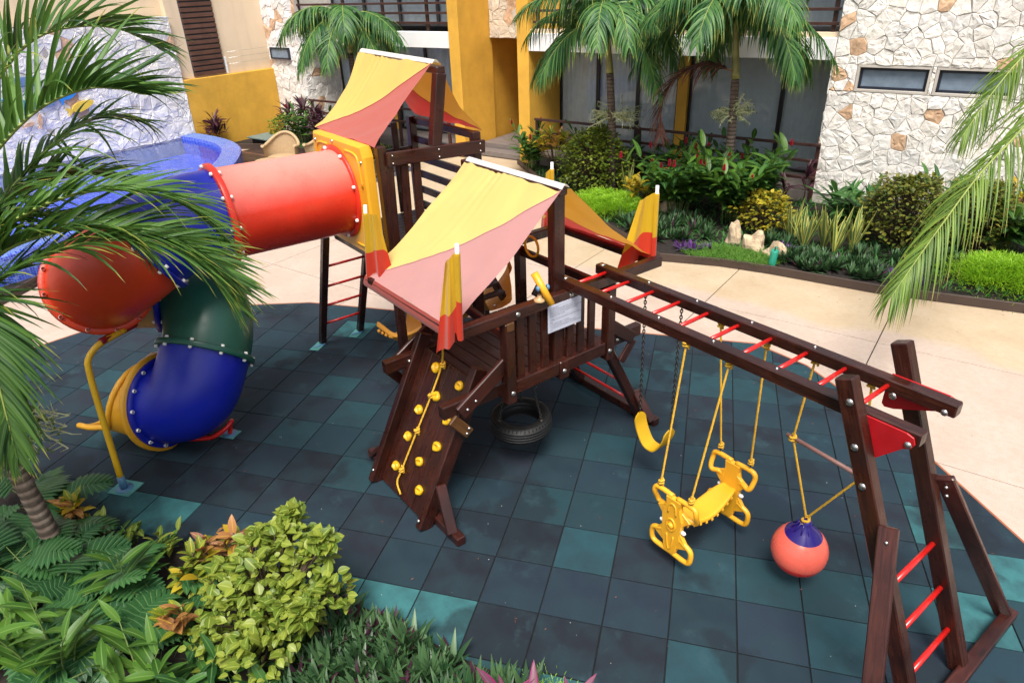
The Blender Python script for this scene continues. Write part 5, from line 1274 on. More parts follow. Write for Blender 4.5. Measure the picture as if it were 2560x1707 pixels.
p1b = Bp(-4.93, 10.5, 0)
pt = palm('palm_tree', 'background palm tree with pale flower stalks nearest the ochre pillar', p1b, Bp(-5.08, 10.5, 2.6), Bp(-5.2, 10.5, 3.6), 17, 'palm_far', 2)
for q in (-1, 1): inflorescence(pt, Bp(-4.95, 10.5, 1.72), BU * q + V((0, 0, .15)), .62, 60 + q)
pt = palm('palm_tree', 'background palm tree with a hanging dead brown frond', Bp(-2.36, 10.5, 0), Bp(-2.42, 10.5, 2.6), Bp(-2.55, 10.5, 3.8), 18, 'palm_far', 5)
for q in (-1, 1): inflorescence(pt, Bp(-2.40, 10.5, 1.95), BU * q + V((0, 0, .2)), .50, 64 + q)
obj('dead_frond', frond_mesh(crom([Bp(-2.45, 10.40, 2.75), Bp(-2.95, 10.3, 2.85), Bp(-3.45, 10.2, 2.62), Bp(-3.72, 10.15, 2.1), Bp(-3.70, 10.1, 1.5)], 5), 64, .90, .055, 1.5, 58, 15, 5), [M['palm_dead'], M['rachis_dead']], pt, label='dead brown hanging frond')
palm('palm_tree', 'background palm tree left of the rear canopy', Bp(-12.9, 10.5, 0), Bp(-12.9, 10.5, 2.8), Bp(-12.9, 10.5, 3.6), 16, 'palm_far', 9, .10, .07)

# foreground palm on the left
LPm = thing('palm_tree', 'large foreground palm tree leaning into the left edge', 'palm tree', (-2.96, -2.90, 0))
cL = V((-3.08, -2.95, 2.35))
trunk_part(LPm, [(-2.93, -2.885, -.02), (-2.99, -2.90, .5), (-3.05, -2.93, 1.2), (-3.08, -2.95, 1.9)], .082, .062)
obj('crownshaft', MB().tube(crom([(-3.08, -2.95, 1.9), (-3.08, -2.95, 2.15), cL], 4), [.092 - .05 * i / 8 for i in range(9)], 14), M['crownshaft'], LPm)
FR = {
 'f1': ([cL, (-3.4, -2.48, 3.21), (-3.38, -2.24, 3.46), (-3.37, -1.92, 3.69), (-3.29, -1.61, 3.8), (-3.23, -1.40, 3.79), (-3.17, -1.24, 3.74)], .92, .062, .45, 62, 38, 44),
 'f2': ([cL, (-3.25, -2.6, 2.85), (-3.36, -2.37, 3.07), (-3.43, -2.06, 3.31), (-3.48, -1.77, 3.49), (-3.47, -1.5, 3.57), (-3.41, -1.27, 3.52)], .72, .050, 1.0, 55, 12, 46),
 'f2b': ([cL, (-3.45, -2.66, 2.67), (-3.57, -2.4, 2.92), (-3.59, -2.08, 3.1), (-3.51, -1.74, 3.15), (-3.39, -1.47, 3.05)], .70, .050, .7, 55, 30, 40),
 'f3': ([cL, (-2.9, -2.69, 2.64), (-2.87, -2.47, 2.84), (-2.74, -2.22, 2.94), (-2.58, -1.96, 2.98), (-2.37, -1.7, 2.95), (-2.21, -1.47, 2.86), (-2.06, -1.31, 2.71), (-1.93, -1.20, 2.52)], .80, .052, .55, 44, 28, 64),
 'f4': ([cL, (-2.74, -2.71, 2.6), (-2.66, -2.47, 2.75), (-2.53, -2.18, 2.87), (-2.36, -1.9, 2.93), (-2.17, -1.66, 2.92), (-2.04, -1.46, 2.83), (-1.90, -1.33, 2.66), (-1.80, -1.26, 2.46)], .70, .046, .55, 38, 14, 52),
 'f9': ([cL, (-3.0, -2.64, 2.80), (-2.92, -2.35, 3.02), (-2.78, -2.02, 3.16), (-2.62, -1.72, 3.20), (-2.47, -1.43, 3.13), (-2.36, -1.24, 2.98), (-2.28, -1.10, 2.75)], .66, .048, .5, 42, 24, 50),
 'f5': ([cL, (-2.72, -2.80, 2.68), (-2.55, -2.72, 2.62), (-2.36, -2.72, 2.36), (-2.18, -2.76, 2.02), (-2.06, -2.80, 1.70)], .60, .050, .9, 38, 0, 40),
 'f6': ([cL, (-3.01, -2.78, 2.52), (-2.93, -2.68, 2.50), (-2.78, -2.72, 2.2), (-2.62, -2.82, 1.8), (-2.52, -2.90, 1.50)], .62, .050, .9, 40, 0, 38),
 'f0': ([cL, (-3.9, -2.55, 3.3), (-4.08, -2.06, 3.87), (-4.03, -1.74, 4.13), (-3.98, -1.42, 4.2), (-3.87, -1.14, 4.16), (-3.75, -.9, 4.0)], .80, .055, .5, 55, 30, 40),
 'f7': ([cL, (-3.2, -2.5, 2.9), (-3.3, -2.1, 2.95), (-3.25, -1.75, 2.8), (-3.1, -1.5, 2.5)], .55, .045, .9, 50, 10, 36),
}
for i, (k_, (pts, L, wd, dr, an, ve, nn)) in enumerate(FR.items()):
    obj('frond', frond_mesh(crom([V(p) for p in pts], 5), nn, L, wd, dr, an, ve, 100 + i, rr=.019, start=.14, tipw=.70, jitter=.22), [M['palm'], M['rachis']], LPm)
for i in range(5):
    az = 3.6 + i * .62; obj('frond', frond_mesh(arch(cL, az, .7, 1.9, 1.6), 50, .55, .042, 1.2, 52, 15, 140 + i, rr=.019), [M['palm'], M['rachis']], LPm)
inflorescence(LPm, (-2.78, -2.78, 1.72), (.75, .25, -.25), .52, 71, 26)
# palm beyond the right edge
RPm = thing('palm_tree', 'yellow-green palm fronds hanging in from the right edge', 'palm tree', (1.9, 10.0, 0))
cR = V((1.6, 9.6, 3.5))
trunk_part(RPm, [(1.9, 10, 0), (1.8, 9.9, 1.5), (1.65, 9.7, 3.1)], .12, .09)
obj('crownshaft', MB().tube([(1.65, 9.7, 3.1), cR], [.09, .05], 14), M['crownshaft'], RPm)
obj('frond', frond_mesh(crom([cR, (.75, 8.3, 3.75), (.25, 7.18, 3.22), (.26, 6.65, 2.83), (.19, 6.0, 2.42), (.17, 5.38, 1.97), (.17, 4.89, 1.62), (.19, 4.56, 1.42)], 6), 84, .98, .028, 2.3, 40, -8, 301, rr=.020, start=.2, tipw=.7), [M['palm_lime'], M['rachis']], RPm)
obj('frond', frond_mesh(crom([cR, (.7, 8.6, 3.95), (.05, 7.58, 3.76), (-.09, 7.13, 3.47), (-.15, 6.79, 3.18), (-.18, 6.5, 2.89), (-.19, 6.3, 2.70)], 6), 62, .75, .028, 2.0, 40, 0, 302, rr=.016, start=.2), [M['palm_lime'], M['rachis']], RPm)
for i in range(5): obj('frond', frond_mesh(arch(cR, -.4 + i * .75, .7, 2.6, 1.8), 60, .6, .03, 1.6, 40, 0, 310 + i), [M['palm_lime'], M['rachis']], RPm)

# ---- leaf templates (leaf along +y, upper side +z), shared by many leaf objects
def tmpl(name, L, W, droop, mat, prof='broad', n=6, fold=.12): return MB().leaf((0, 0, 0), (0, 1, 0), (1, 0, 0), L, W, droop, n, fold, prof, .0).mesh(name, M[mat])
def put(mesh, parent, p, d, sc=1.0, name='leaf', roll=0.0):
    d = V(d).normalized(); zz = Z - d * Z.dot(d)
    if zz.length < .15: zz = V((1, 0, 0)) - d * d.x
    zz.normalize(); x = d.cross(zz); m = Matrix((x, d, zz)).transposed().to_4x4()
    o = obj(name, mesh, None, parent, True); o.matrix_basis = Matrix.Translation(V(p)) @ m @ Matrix.Rotation(roll, 4, 'Y') @ Matrix.Scale(sc, 4)
    return o
rp_ = random.Random(17)
U = rp_.uniform
def sph(el0, el1):
    a = U(0, 2 * math.pi); e = R_(U(el0, el1)); return V((math.cos(a) * math.cos(e), math.sin(a) * math.cos(e), math.sin(e)))
def stem_plant(name, label, cat, loc, nst, H, lean, meshes, npl, sc=(.8, 1.1), flower=None, group=None, lmat='stem'):
    """ginger-like: arching stems with alternate leaves; every leaf is a part"""
    t = thing(name, label, cat, loc, 0, group); m_ = MB(); fl_ = []
    for i in range(nst):
        a = 2 * math.pi * (i + U(-.4, .4)) / nst; r_ = U(.02, .16) * min(1.5, H); h = H * U(.7, 1.08); ln = lean * U(.5, 1.2)
        p0 = V((math.cos(a) * r_, math.sin(a) * r_, 0)); d0 = V((math.cos(a) * ln, math.sin(a) * ln, 1)); pts = [p0 + V((d0.x * h * q * q, d0.y * h * q * q, h * q * (1 - .12 * q * ln))) for q in [k_ / 8 for k_ in range(9)]]
        m_.tube(pts, [.009 - .006 * k_ / 8 for k_ in range(9)], 6)
        az = U(0, 6.28)
        for k_ in range(npl):
            q = .28 + .72 * k_ / npl; f_ = q * 8; j = min(7, int(f_)); p = pts[j].lerp(pts[j + 1], f_ - j); ax_ = az + (k_ % 2) * math.pi + U(-.3, .3); tip = (k_ == npl - 1)
            d = V((math.cos(ax_), math.sin(ax_), U(.25, .75) + (1.3 if tip else 0)))
            put(rp_.choice(meshes), t, p, d, U(*sc) * (.75 + .35 * math.sin(math.pi * q)), 'leaf', U(-.4, .4))
        if flower and rp_.random() < flower: fl_.append(pts[-1])
    obj('stem', m_, M[lmat], t, True)
    for p in fl_:
        f_ = MB()
        for k_ in range(9):
            for q in range(3):
                a = q * 2.1 + k_ * .7; f_.leaf(p + Z * (k_ * .014), (math.cos(a), math.sin(a), 1.1), (-math.sin(a), math.cos(a), 0), .055 * (1 - k_ * .06), .03, -.2, 3, .2, 'broad')
        obj('flower', f_, M['ginger_fl'], t, True)
    return t
def rosette(name, label, cat, loc, n, mesh, el=(20, 75), sc=(.8, 1.1), group=None, z0=.03, r0=.03, stem_h=0):
    t = thing(name, label, cat, loc, 0, group)
    for i in range(n):
        d = sph(*el); put(rp_.choice(mesh) if isinstance(mesh, list) else mesh, t, V((d.x * r0, d.y * r0, z0 + stem_h * U(.5, 1))), d, U(*sc), 'leaf', U(-.3, .3))
    if stem_h: obj('stem', MB().tube([(0, 0, 0), (0.01, 0, stem_h)], [.016, .011], 7), M['twig'], t, True)
    return t
def shrub(name, label, cat, loc, rad, n, mesh, mat, leaf, n_ind=0, group=None, up=.6, shell=.62, zmin=.04, boxy=1.0, lumpy=.09, lobes=None):
    """leafy bush: outer leaves of which n_ind are leaf objects, the others one foliage part, and twigs"""
    t = thing(name, label, cat, loc, 0, group); fo = MB(); tw = MB(); L, W = leaf
    for i in range(n):
        d = sph(-35, 90); r_ = U(shell, 1.0) ** .6; c = [d.x, d.y, d.z]
        if boxy != 1: c = [math.copysign(abs(q) ** boxy, q) for q in c]
        lump = 1 + lumpy * (math.sin(d.x * 7 + rad[0] * 9) + math.sin(d.y * 8 + 1) + .8 * math.sin(d.z * 9))
        p = V((c[0] * rad[0] * r_ * lump, c[1] * rad[1] * r_ * lump, rad[2] * .95 + c[2] * rad[2] * r_ * lump))
        if lobes:
            lb = rp_.choice(lobes); p = V((lb[0] * 1.14 + d.x * lb[3] * r_ * 1.08, lb[1] * 1.14 + d.y * lb[3] * r_ * 1.08, lb[2] * .95 + d.z * lb[3] * r_ * .9))
        if p.z < zmin: p.z = zmin + U(0, .1)
        ld = (d * .45 + V((U(-1, 1), U(-1, 1), U(-.35, .55) * up))).normalized()
        if i < n_ind: put(rp_.choice(mesh) if isinstance(mesh, list) else mesh, t, p, ld, U(.55, 1.3), 'leaf', U(-.6, .6))
        else:
            s_ = ld.cross(Z); s_ = s_ if s_.length > .1 else V((1, 0, 0)); s_ = s_ + V((0, 0, U(-.5, .5))); q = U(.5, 1.3); fo.leaf(p, ld, s_, L * q, W * q, U(.2, .9), 3, .12, 'broad')
        if i % 9 == 0: tw.tube([V((U(-.06, .06), U(-.06, .06), 0)), V((p.x * .45, p.y * .45, p.z * .55)), p], [.010, .006, .003], 5, cap=False)
    if fo.v: obj('foliage', fo, mat, t, True, kind='stuff')
    obj('branch', tw, M['twig'], t, True)
    return t

# ---- foreground planter, bottom left
gl = [tmpl('ginger_leaf', .30, .075, .5, 'ginger'), tmpl('ginger_leaf', .25, .07, .8, 'ginger'), tmpl('ginger_leaf', .33, .08, .35, 'ginger')]
gd = [tmpl('ginger_leaf', .34, .095, .7, 'ginger_dark'), tmpl('ginger_leaf', .30, .085, 1.0, 'ginger_dark')]
stem_plant('ginger_plant', 'tall ginger shoot standing right of the foreground palm trunk', 'ginger', (-2.16, -2.50, .02), 2, .62, .15, gl, 7)
stem_plant('ginger_plant', 'broad ginger plant with long leaves at the bottom edge', 'ginger', (-1.15, -2.62, .02), 4, .62, .40, gl, 8)
stem_plant('ginger_plant', 'arching ginger stem with leaves in the bottom left corner', 'ginger', (-1.62, -3.05, .02), 4, .85, .35, gl, 9)
stem_plant('ginger_plant', 'low dark green ginger between the bottom edge and the lime shrub', 'ginger', (-.93, -2.30, .02), 5, .34, .5, gd, 7, (.6, .85))
stem_plant('ginger_plant', 'low green ginger under the lime shrub at the bottom edge', 'ginger', (-.62, -2.06, .02), 4, .28, .5, gd, 6, (.55, .8))
stem_plant('ginger_plant', 'green ginger at the left edge below the palm trunk', 'ginger', (-1.98, -3.2, .02), 5, .55, .4, gl, 8)
lml = [tmpl('lime_shoot_leaf', .15, .06, .7, 'lime'), tmpl('lime_shoot_leaf', .12, .05, .4, 'ginger')]
for i, (x, y, lab) in enumerate(((-3.16, -2.58, 'small lime seedling beside the yellow post foot'), (-2.90, -2.36, 'small lime seedling on the planter edge right of the post foot'), (-2.56, -2.14, 'small lime seedling nearest the multicoloured croton'), (-2.72, -2.5, 'small lime seedling in front of the palm trunk'))):
    stem_plant('seedling', lab, 'seedling', (x, y, .02), 4, .22, .5, lml, 6, (.7, 1.1))
# philodendron: deeply lobed leaves on stalks
def philo_mesh(seed):
    rn = random.Random(seed); m_ = MB(); mid = [V((0, .36 * i / 10, .03 * math.sin(i / 10 * 2.6) - .05 * (i / 10) ** 2)) for i in range(11)]
    for i in range(11):
        s_ = i / 10
        for q in (-1, 1):
            L = .20 * math.sin(math.pi * (.22 + .70 * s_)) ** .8 * rn.uniform(.85, 1.1); a = R_(105 - 85 * s_)
            m_.leaf(mid[i], (q * math.sin(a), math.cos(a), .12), (math.cos(a), -q * math.sin(a), 0), L, .060, .5, 4, .05, 'strap', .3)
    m_.leaf(mid[0], (0, 1, 0.05), (1, 0, 0), .40, .085, .35, 6, .04, 'broad', .3)
    return m_.mesh('philodendron_leaf', M['philo'])
ph = [philo_mesh(1), philo_mesh(2), philo_mesh(3)]
def philo(label, loc, n, h):
    t = thing('philodendron', label, 'philodendron', loc); st = MB()
    for i in range(n):
        d = sph(15, 60); e = V((d.x * h * .9, d.y * h * .9, h * U(.55, 1.0))); st.tube([(0, 0, 0), V((e.x * .4, e.y * .4, e.z * .75)), e], [.007, .006, .004], 5)
        put(rp_.choice(ph), t, e, (d.x, d.y, U(-.35, .15)), U(.65, 1.05), 'leaf', U(-.3, .3))
    obj('stalk', st, M['stem'], t, True)
for loc, n, h, lab in (((-2.70, -3.08, .02), 11, .42, 'lobed philodendron left of the foreground palm trunk'), ((-2.22, -2.96, .02), 11, .42, 'lobed philodendron in front of the foreground palm trunk'), ((-2.22, -3.34, .02), 9, .42, 'lobed philodendron at the left edge in the corner'), ((-1.98, -2.66, .02), 9, .34, 'lobed philodendron right of the palm trunk behind the tall ginger'), ((-1.80, -2.36, .02), 8, .32, 'lobed philodendron beside the green croton'), ((-2.95, -3.3, .02), 9, .45, 'lobed philodendron at the left edge below the hanging fronds'), ((-1.55, -2.78, .02), 8, .3, 'lobed philodendron between the gingers near the bottom edge'), ((-3.35, -3.05, .02), 10, .36, 'lobed philodendron behind the foreground palm trunk'), ((-3.75, -2.95, .02), 9, .34, 'lobed philodendron furthest back at the left edge')): philo(lab, loc, n, h)
# crotons
cg, cyl, cr, cpk = tmpl('croton_leaf', .17, .075, .5, 'croton_g'), tmpl('croton_leaf', .17, .08, .5, 'croton_y'), tmpl('croton_leaf', .17, .075, .7, 'croton_r'), tmpl('croton_leaf', .16, .075, .7, 'croton_p')
def croton(label, loc, mix, ntip, H, spread, group=None):
    t = thing('croton', label, 'croton', loc, 0, group); st = MB()
    for i in range(ntip):
        a = 2 * math.pi * i / ntip + U(-.4, .4); e = V((math.cos(a) * spread * U(.2, 1), math.sin(a) * spread * U(.2, 1), H * U(.6, 1.05)))
        st.tube([(0, 0, 0), V((e.x * .6, e.y * .6, e.z * .6)), e], [.012, .009, .006], 6)
        for k_ in range(11):
            q = k_ / 10; d = sph(-20 + 65 * q, 20 + 60 * q); put(rp_.choices(mix[0], mix[1])[0], t, e + Z * (-.16 + .15 * q), d, U(.7, 1.1), 'leaf', U(-.3, .3))
    obj('stem', st, M['twig'], t, True)
croton('yellow and orange croton beside the foot of the yellow post', (-3.42, -2.70, .02), ([cyl, cr, cg], [5, 2, 1]), 3, .36, .10)
croton('small yellow croton between the palm trunk and the planter edge', (-3.06, -2.70, .02), ([cyl, cg, cr], [4, 3, 1]), 3, .24, .09)
croton('multicoloured croton with yellow and pink leaves behind the lime shrub', (-1.99, -1.78, .02), ([cyl, cr, cpk, cg], [3, 4, 3, 2]), 6, .46, .20)
croton('upright green croton with yellow veins left of the lime shrub', (-1.86, -2.07, .02), ([cg, cyl], [7, 1]), 3, .44, .10)
croton('green and bronze croton in front of the lime shrub', (-1.50, -2.30, .02), ([cg, cr, cpk], [5, 3, 2]), 3, .40, .12)
# lime shrub
lm = [tmpl('lime_leaf', .085, .062, .5, 'lime', fold=.10), tmpl('lime_leaf', .07, .05, .9, 'lime'), tmpl('lime_leaf', .10, .075, .3, 'lime')]
shrub('lime_shrub', 'large lime-green leafy shrub at the bottom centre left', 'shrub', (-1.10, -1.72, .02), (.47, .45, .44), 1800, lm, M['lime'], (.078, .060), 300, None, .8, .30, lobes=[(-.30, .12, .62, .17), (-.12, .25, .70, .20), (.10, .34, .66, .17), (.30, .30, .52, .18), (-.05, .02, .60, .24), (.22, .05, .46, .24), (-.26, -.15, .46, .22), (.02, -.22, .42, .25), (.30, -.18, .30, .22), (-.36, .0, .30, .2), (.10, .1, .25, .32), (.42, .12, .62, .09), (-.20, .33, .86, .09), (.16, .40, .86, .08), (.0, -.34, .24, .2)])
# rhoeo carpet: countable rosettes
rl = [tmpl('rhoeo_leaf', .20, .034, .25, 'rhoeo', 'lance', 4, .25), tmpl('rhoeo_leaf', .17, .032, .45, 'rhoeo', 'lance', 4, .25), tmpl('rhoeo_leaf', .18, .034, .3, 'rhoeo_u', 'lance', 4, .25)]
def rh_mesh(seed, n, purple=False, L=.19):
    rn = random.Random(seed); m_ = MB()
    for i in range(n):
        a = rn.uniform(0, 6.28); e = R_(rn.uniform(20, 80)); d = V((math.cos(a) * math.cos(e), math.sin(a) * math.cos(e), math.sin(e))); m_.leaf(d * .015, d, (-math.sin(a), math.cos(a), 0), L * rn.uniform(.75, 1.1), .046, .35, 4, .10, 'lance', rn.random(), mi=1 if (not purple and rn.random() < .09) else 0)
    return m_.mesh('rhoeo_leaves', [M['rhoeo_p'] if purple else M['rhoeo'], M['rhoeo_u']])
rhm = [rh_mesh(s_, 26) for s_ in range(4)]; rhp = [rh_mesh(9, 22, True)]
def rh_at(p, label, group, sc=1.0, purple=False, name='rhoeo_rosette'):
    t = thing(name, label, 'rhoeo', p, U(0, 6.28), group); o = obj('leaves', rp_.choice(rhp if purple else rhm), None, t, True); o.scale = (sc,) * 3; return t
CARP = [tuple(Gp(*p)[:2]) for p in ((-1.5, -.33), (-.33, -.66), (.12, -.68), (.1, -1.5), (-1.4, -1.35), (-1.75, -.75))]
n_ = 0
for i in range(40):
    for j in range(40):
        p = Gp(-1.9 + i * .135 + U(-.05, .05), -1.6 + j * .135 + U(-.05, .05), .02)
        if inside(p, CARP): rh_at(p, 'dark green rosette in the carpet of pointed leaves right of the lime shrub', 'rhoeo carpet in the near planter', U(1.05, 1.5)); n_ += 1
fm = []
for s_ in range(3):
    rn = random.Random(s_ + 50); m_ = MB()
    for i in range(420):
        a = rn.uniform(0, 6.28); r_ = abs(rn.gauss(0, .16)); p = V((math.cos(a) * r_, math.sin(a) * r_, rn.uniform(.02, .17) * math.exp(-(r_ / .22) ** 2) + .01)); d = V((math.cos(a) * .6 + rn.uniform(-.6, .6), math.sin(a) * .6 + rn.uniform(-.6, .6), rn.uniform(.2, 1.3))); m_.leaf(p, d, (-math.sin(a), math.cos(a), 0), rn.uniform(.03, .06), .010, .6, 2, .1, 'lance', rn.random())
    fm.append(m_.mesh('fern_sprays', M['fern']))
def fern(label, p, n, spread, sc):
    t = thing('asparagus_fern', label, 'fern', p)
    for i in range(n):
        a = U(0, 6.28); r_ = math.sqrt(U(0, 1)) * spread; o = obj('fern_clump', fm[i % 3], None, t, True, kind='stuff'); o.location = (math.cos(a) * r_, math.sin(a) * r_ * .8, (1 - (r_ / (spread + .01)) ** 2) * .14 * sc); o.rotation_euler = (0, 0, U(0, 6)); o.scale = (sc * U(.8, 1.2),) * 3
fern('bright green asparagus fern at the bottom edge beside the rhoeo carpet', Gp(.25, -.80, .02), 6, .14, .6)
fern('bright green asparagus fern strip along the bottom edge', Gp(.75, -.95, .02), 7, .22, .6)
cdl = [tmpl('cordyline_leaf', .34, .075, .35, 'cordy_p', 'broad', 6, .2), tmpl('cordyline_leaf', .30, .065, .6, 'cordy_p', 'broad', 6, .2)]
for p, lab in (((.68, -.84, .02), 'pink-edged purple cordyline tip left of centre at the bottom edge'), ((.84, -.72, .02), 'purple cordyline tips in the middle at the bottom edge'), ((1.02, -.58, .02), 'purple cordyline tips furthest right at the bottom edge')):
    rosette('cordyline', lab, 'cordyline', p, 9, cdl, (40, 88), (.8, 1.0), None, .0, .02, .42)
# thin grass between the near plants
gm = MB()
for i in range(700):
    p = Gp(U(-4.6, -1.6), U(-2.2, -.4), .02); a = U(0, 6.28)
    if inside(p, NEARP): gm.leaf(p, (math.cos(a) * .5, math.sin(a) * .5, 1), (-math.sin(a), math.cos(a), 0), U(.12, .32), .008, 1.2, 4, .1, 'lance')
obj('ground_cover', gm, M['ginger_dark'], kind='stuff', label='thin dark grass and seedlings between the near plants', category='grass') if False else tag(obj('ground_cover', gm, M['ginger_dark']), 'thin dark grass between the plants of the near planter', 'grass', None, 'stuff')

# ---- back planter
cb = [tmpl('cordyline_leaf', .40, .075, .55, 'cordy', 'broad', 5, .2), tmpl('cordyline_leaf', .36, .07, .9, 'cordy', 'broad', 5, .2)]
gb = [tmpl('ginger_leaf', .40, .11, .7, 'ginger'), tmpl('ginger_leaf', .36, .10, 1.0, 'ginger'), tmpl('ginger_leaf', .42, .11, .5, 'ginger_dark')]
stem_plant('ginger_plant', 'leafy green ginger at the far left end of the back planter', 'ginger', Bp(-7.75, 11.45, .06), 15, 1.05, .45, gb, 10, (.7, 1.0), .2)
ycr = [tmpl('croton_leaf', .26, .08, .9, 'croton_y'), tmpl('croton_leaf', .25, .08, .8, 'croton_g'), tmpl('croton_leaf', .26, .08, .9, 'croton_r')]
t_ = cg, cyl, cr
cg, cyl, cr = ycr[1], ycr[0], ycr[2]
croton('tall yellow and dark croton in the back planter by the railing', Bp(-6.95, 11.3, .06), ([cyl, cr, cg], [4, 2, 3]), 12, 1.0, .55)
croton('small bright yellow croton left of the red ginger', Bp(-3.95, 9.9, .06), ([cyl, cg], [5, 2]), 8, .55, .34)
croton('orange croton at the right edge of the back planter', Bp(2.55, 11.2, .06), ([cyl, cr, cg], [5, 2, 1]), 9, .95, .35)
cg, cyl, cr = t_
hl = [tmpl('hedge_leaf', .075, .055, .5, 'hedge', 'broad', 4), tmpl('hedge_leaf', .065, .05, .9, 'hedge', 'broad', 4)]
shrub('clipped_bush', 'round clipped green and yellow bush behind the front canopy', 'shrub', Bp(-5.35, 10.45, .06), (.78, .62, .68), 3600, hl, M['hedge'], (.075, .055), 200, None, .8, .55, boxy=.8)
hb = [tmpl('hedge_leaf', .075, .055, .5, 'hedge_b', 'broad', 4)]
shrub('clipped_bush', 'round clipped bronze-green bush right of the snake plants', 'shrub', Bp(.95, 9.95, .06), (.68, .56, .60), 3000, hb, M['hedge_b'], (.075, .055), 150, None, .8, .55, boxy=.8)
shrub('clipped_bush', 'bronze-green bush behind the hanging palm frond', 'shrub', Bp(1.95, 10.4, .06), (.62, .5, .58), 2200, hb, M['hedge_b'], (.075, .055), 80, None, .8, .55, boxy=.8)
yb = [tmpl('yellow_leaf', .09, .06, .6, 'yellowbush', 'broad', 4)]
shrub('yellow_bush', 'low yellow-leaved bush right of the red ginger', 'shrub', Bp(-1.25, 9.55, .06), (.62, .42, .38), 900, yb, M['yellowbush'], (.09, .06), 200, None, .8, .4)
rgl = [tmpl('ginger_leaf', .50, .150, .6, 'ginger'), tmpl('ginger_leaf', .46, .14, .9, 'ginger_dark'), tmpl('ginger_leaf', .48, .145, .4, 'ginger')]
stem_plant('red_ginger', 'left half of the big ginger clump with red flower cones', 'ginger', Bp(-3.05, 9.75, .06), 26, 1.30, .68, rgl, 12, (.7, 1.05), .38)
stem_plant('red_ginger', 'right half of the big ginger clump with red flower cones', 'ginger', Bp(-1.95, 9.85, .06), 26, 1.50, .62, rgl, 12, (.7, 1.05), .38)
stem_plant('ginger_plant', 'broad green ginger below the orange croton at the right edge', 'ginger', Bp(2.45, 10.5, .06), 20, 1.0, .55, rgl, 10, (.7, 1.0), .1)
stem_plant('ginger_plant', 'dark green ginger between the yellow croton and the clipped bush', 'ginger', Bp(-6.3, 11.0, .06), 7, .8, .4, gb, 7, (.6, .9))
ss = [tmpl('snake_plant_blade', .80, .075, -.12, 'sansev', 'strap', 6, .10), tmpl('snake_plant_blade', .66, .07, .12, 'sansev', 'strap', 6, .10), tmpl('snake_plant_blade', .55, .065, .0, 'sansev', 'strap', 5, .10)]
for i, (du, dw, lab) in enumerate(((-.55, .05, 'snake plant clump nearest the red ginger'), (-.28, -.12, 'snake plant clump second from the red ginger'), (.0, .08, 'snake plant clump in the middle of the row'), (.22, -.10, 'snake plant clump second from the bronze bush'), (.45, .06, 'snake plant clump nearest the bronze bush'))):
    rosette('snake_plant', lab, 'snake plant', Bp(-.12 + du, 9.2 + dw, .06), 14, ss, (62, 86), (.8, 1.12), 'row of variegated snake plants', 0, .07)
ci = [tmpl('crinum_leaf', .95, .11, .75, 'crinum', 'strap', 8, .18), tmpl('crinum_leaf', .80, .10, 1.1, 'crinum', 'strap', 8, .18)]
rosette('crinum_lily', 'dark green crinum lily with broad strap leaves left of centre against the stone wall', 'crinum', Bp(-.30, 11.2, .06), 22, ci, (35, 82), (.75, 1.0), None, .05, .06)
rosette('crinum_lily', 'dark green crinum lily with broad strap leaves in front of the strip window', 'crinum', Bp(.25, 11.1, .06), 22, ci, (35, 82), (.75, 1.0), None, .05, .06)
for p, h, lab in ((Bp(-1.05, 11.45, .06), .95, 'purple cordyline beside the railing end post'), (Bp(-1.35, 11.0, .06), .7, 'lower purple cordyline behind the yellow-leaved bush'), (Bp(.75, 11.5, .06), .85, 'purple cordyline against the stone wall right of the crinum'), (Bp(.45, 11.6, .06), .62, 'small purple cordyline against the stone wall'), (Bp(-3.85, 10.9, .06), .8, 'purple cordyline under the dead palm frond'), (Bp(-4.35, 10.9, .06), .85, 'purple cordyline right of the first palm trunk'), (Bp(-3.55, 11.3, .06), 1.0, 'tall purple cordyline in front of the ochre door pillar')):
    rosette('cordyline', lab, 'cordyline', p, 20, cb, (10, 80), (.7, 1.0), None, -.12, .02, h)
rosette('snake_plant', 'lone snake plant right of the clipped bush', 'snake plant', Bp(-4.45, 10.3, .06), 12, ss, (65, 86), (.8, 1.1), None, 0, .06)
# rhoeo and grass at the front of the back planter
def scat(c_, ru, rw, n, label, group, sc=(1.1, 1.5), purple=0.0):
    for i in range(n):
        a = U(0, 6.28); r_ = math.sqrt(U(0, 1)); rh_at(Bp(c_[0] + math.cos(a) * r_ * ru, c_[1] + math.sin(a) * r_ * rw, .06), label, group, U(*sc), U(0, 1) < purple)
scat((-2.75, 8.75), .75, .75, 38, 'grey-green rhoeo rosette in the bed left of the rocks', 'rhoeo bed left of the rocks')
scat((-3.6, 8.9), .5, .5, 14, 'grey-green rhoeo rosette in the bed nearest the front canopy', 'rhoeo bed behind the front canopy')
scat((-.15, 8.35), .55, .32, 24, 'grey-green rhoeo rosette in the bed right of the green pipe', 'rhoeo bed right of the pipe')
scat((.65, 8.35), .40, .25, 12, 'grey-green rhoeo rosette in front of the snake plants', 'rhoeo in front of the snake plants')
scat((-.95, 9.0), .35, .3, 9, 'grey-green rhoeo rosette behind the rocks', 'rhoeo behind the rocks')
scat((.75, 9.1), .3, .2, 5, 'grey-green rhoeo rosette in front of the bronze bush', 'rhoeo in front of the bronze bush')
scat((1.9, 9.4), .4, .3, 7, 'grey-green rhoeo rosette below the hanging palm frond', 'rhoeo below the palm frond')
scat((-1.95, 8.05), .28, .22, 4, 'violet rhoeo rosette left of the grass patch', 'violet rhoeo left of the grass', (.9, 1.2), 1.0)
scat((1.15, 8.45), .45, .2, 12, 'violet rhoeo rosette by the edging below the palm frond', 'violet rhoeo by the edging', (.8, 1.1), .6)
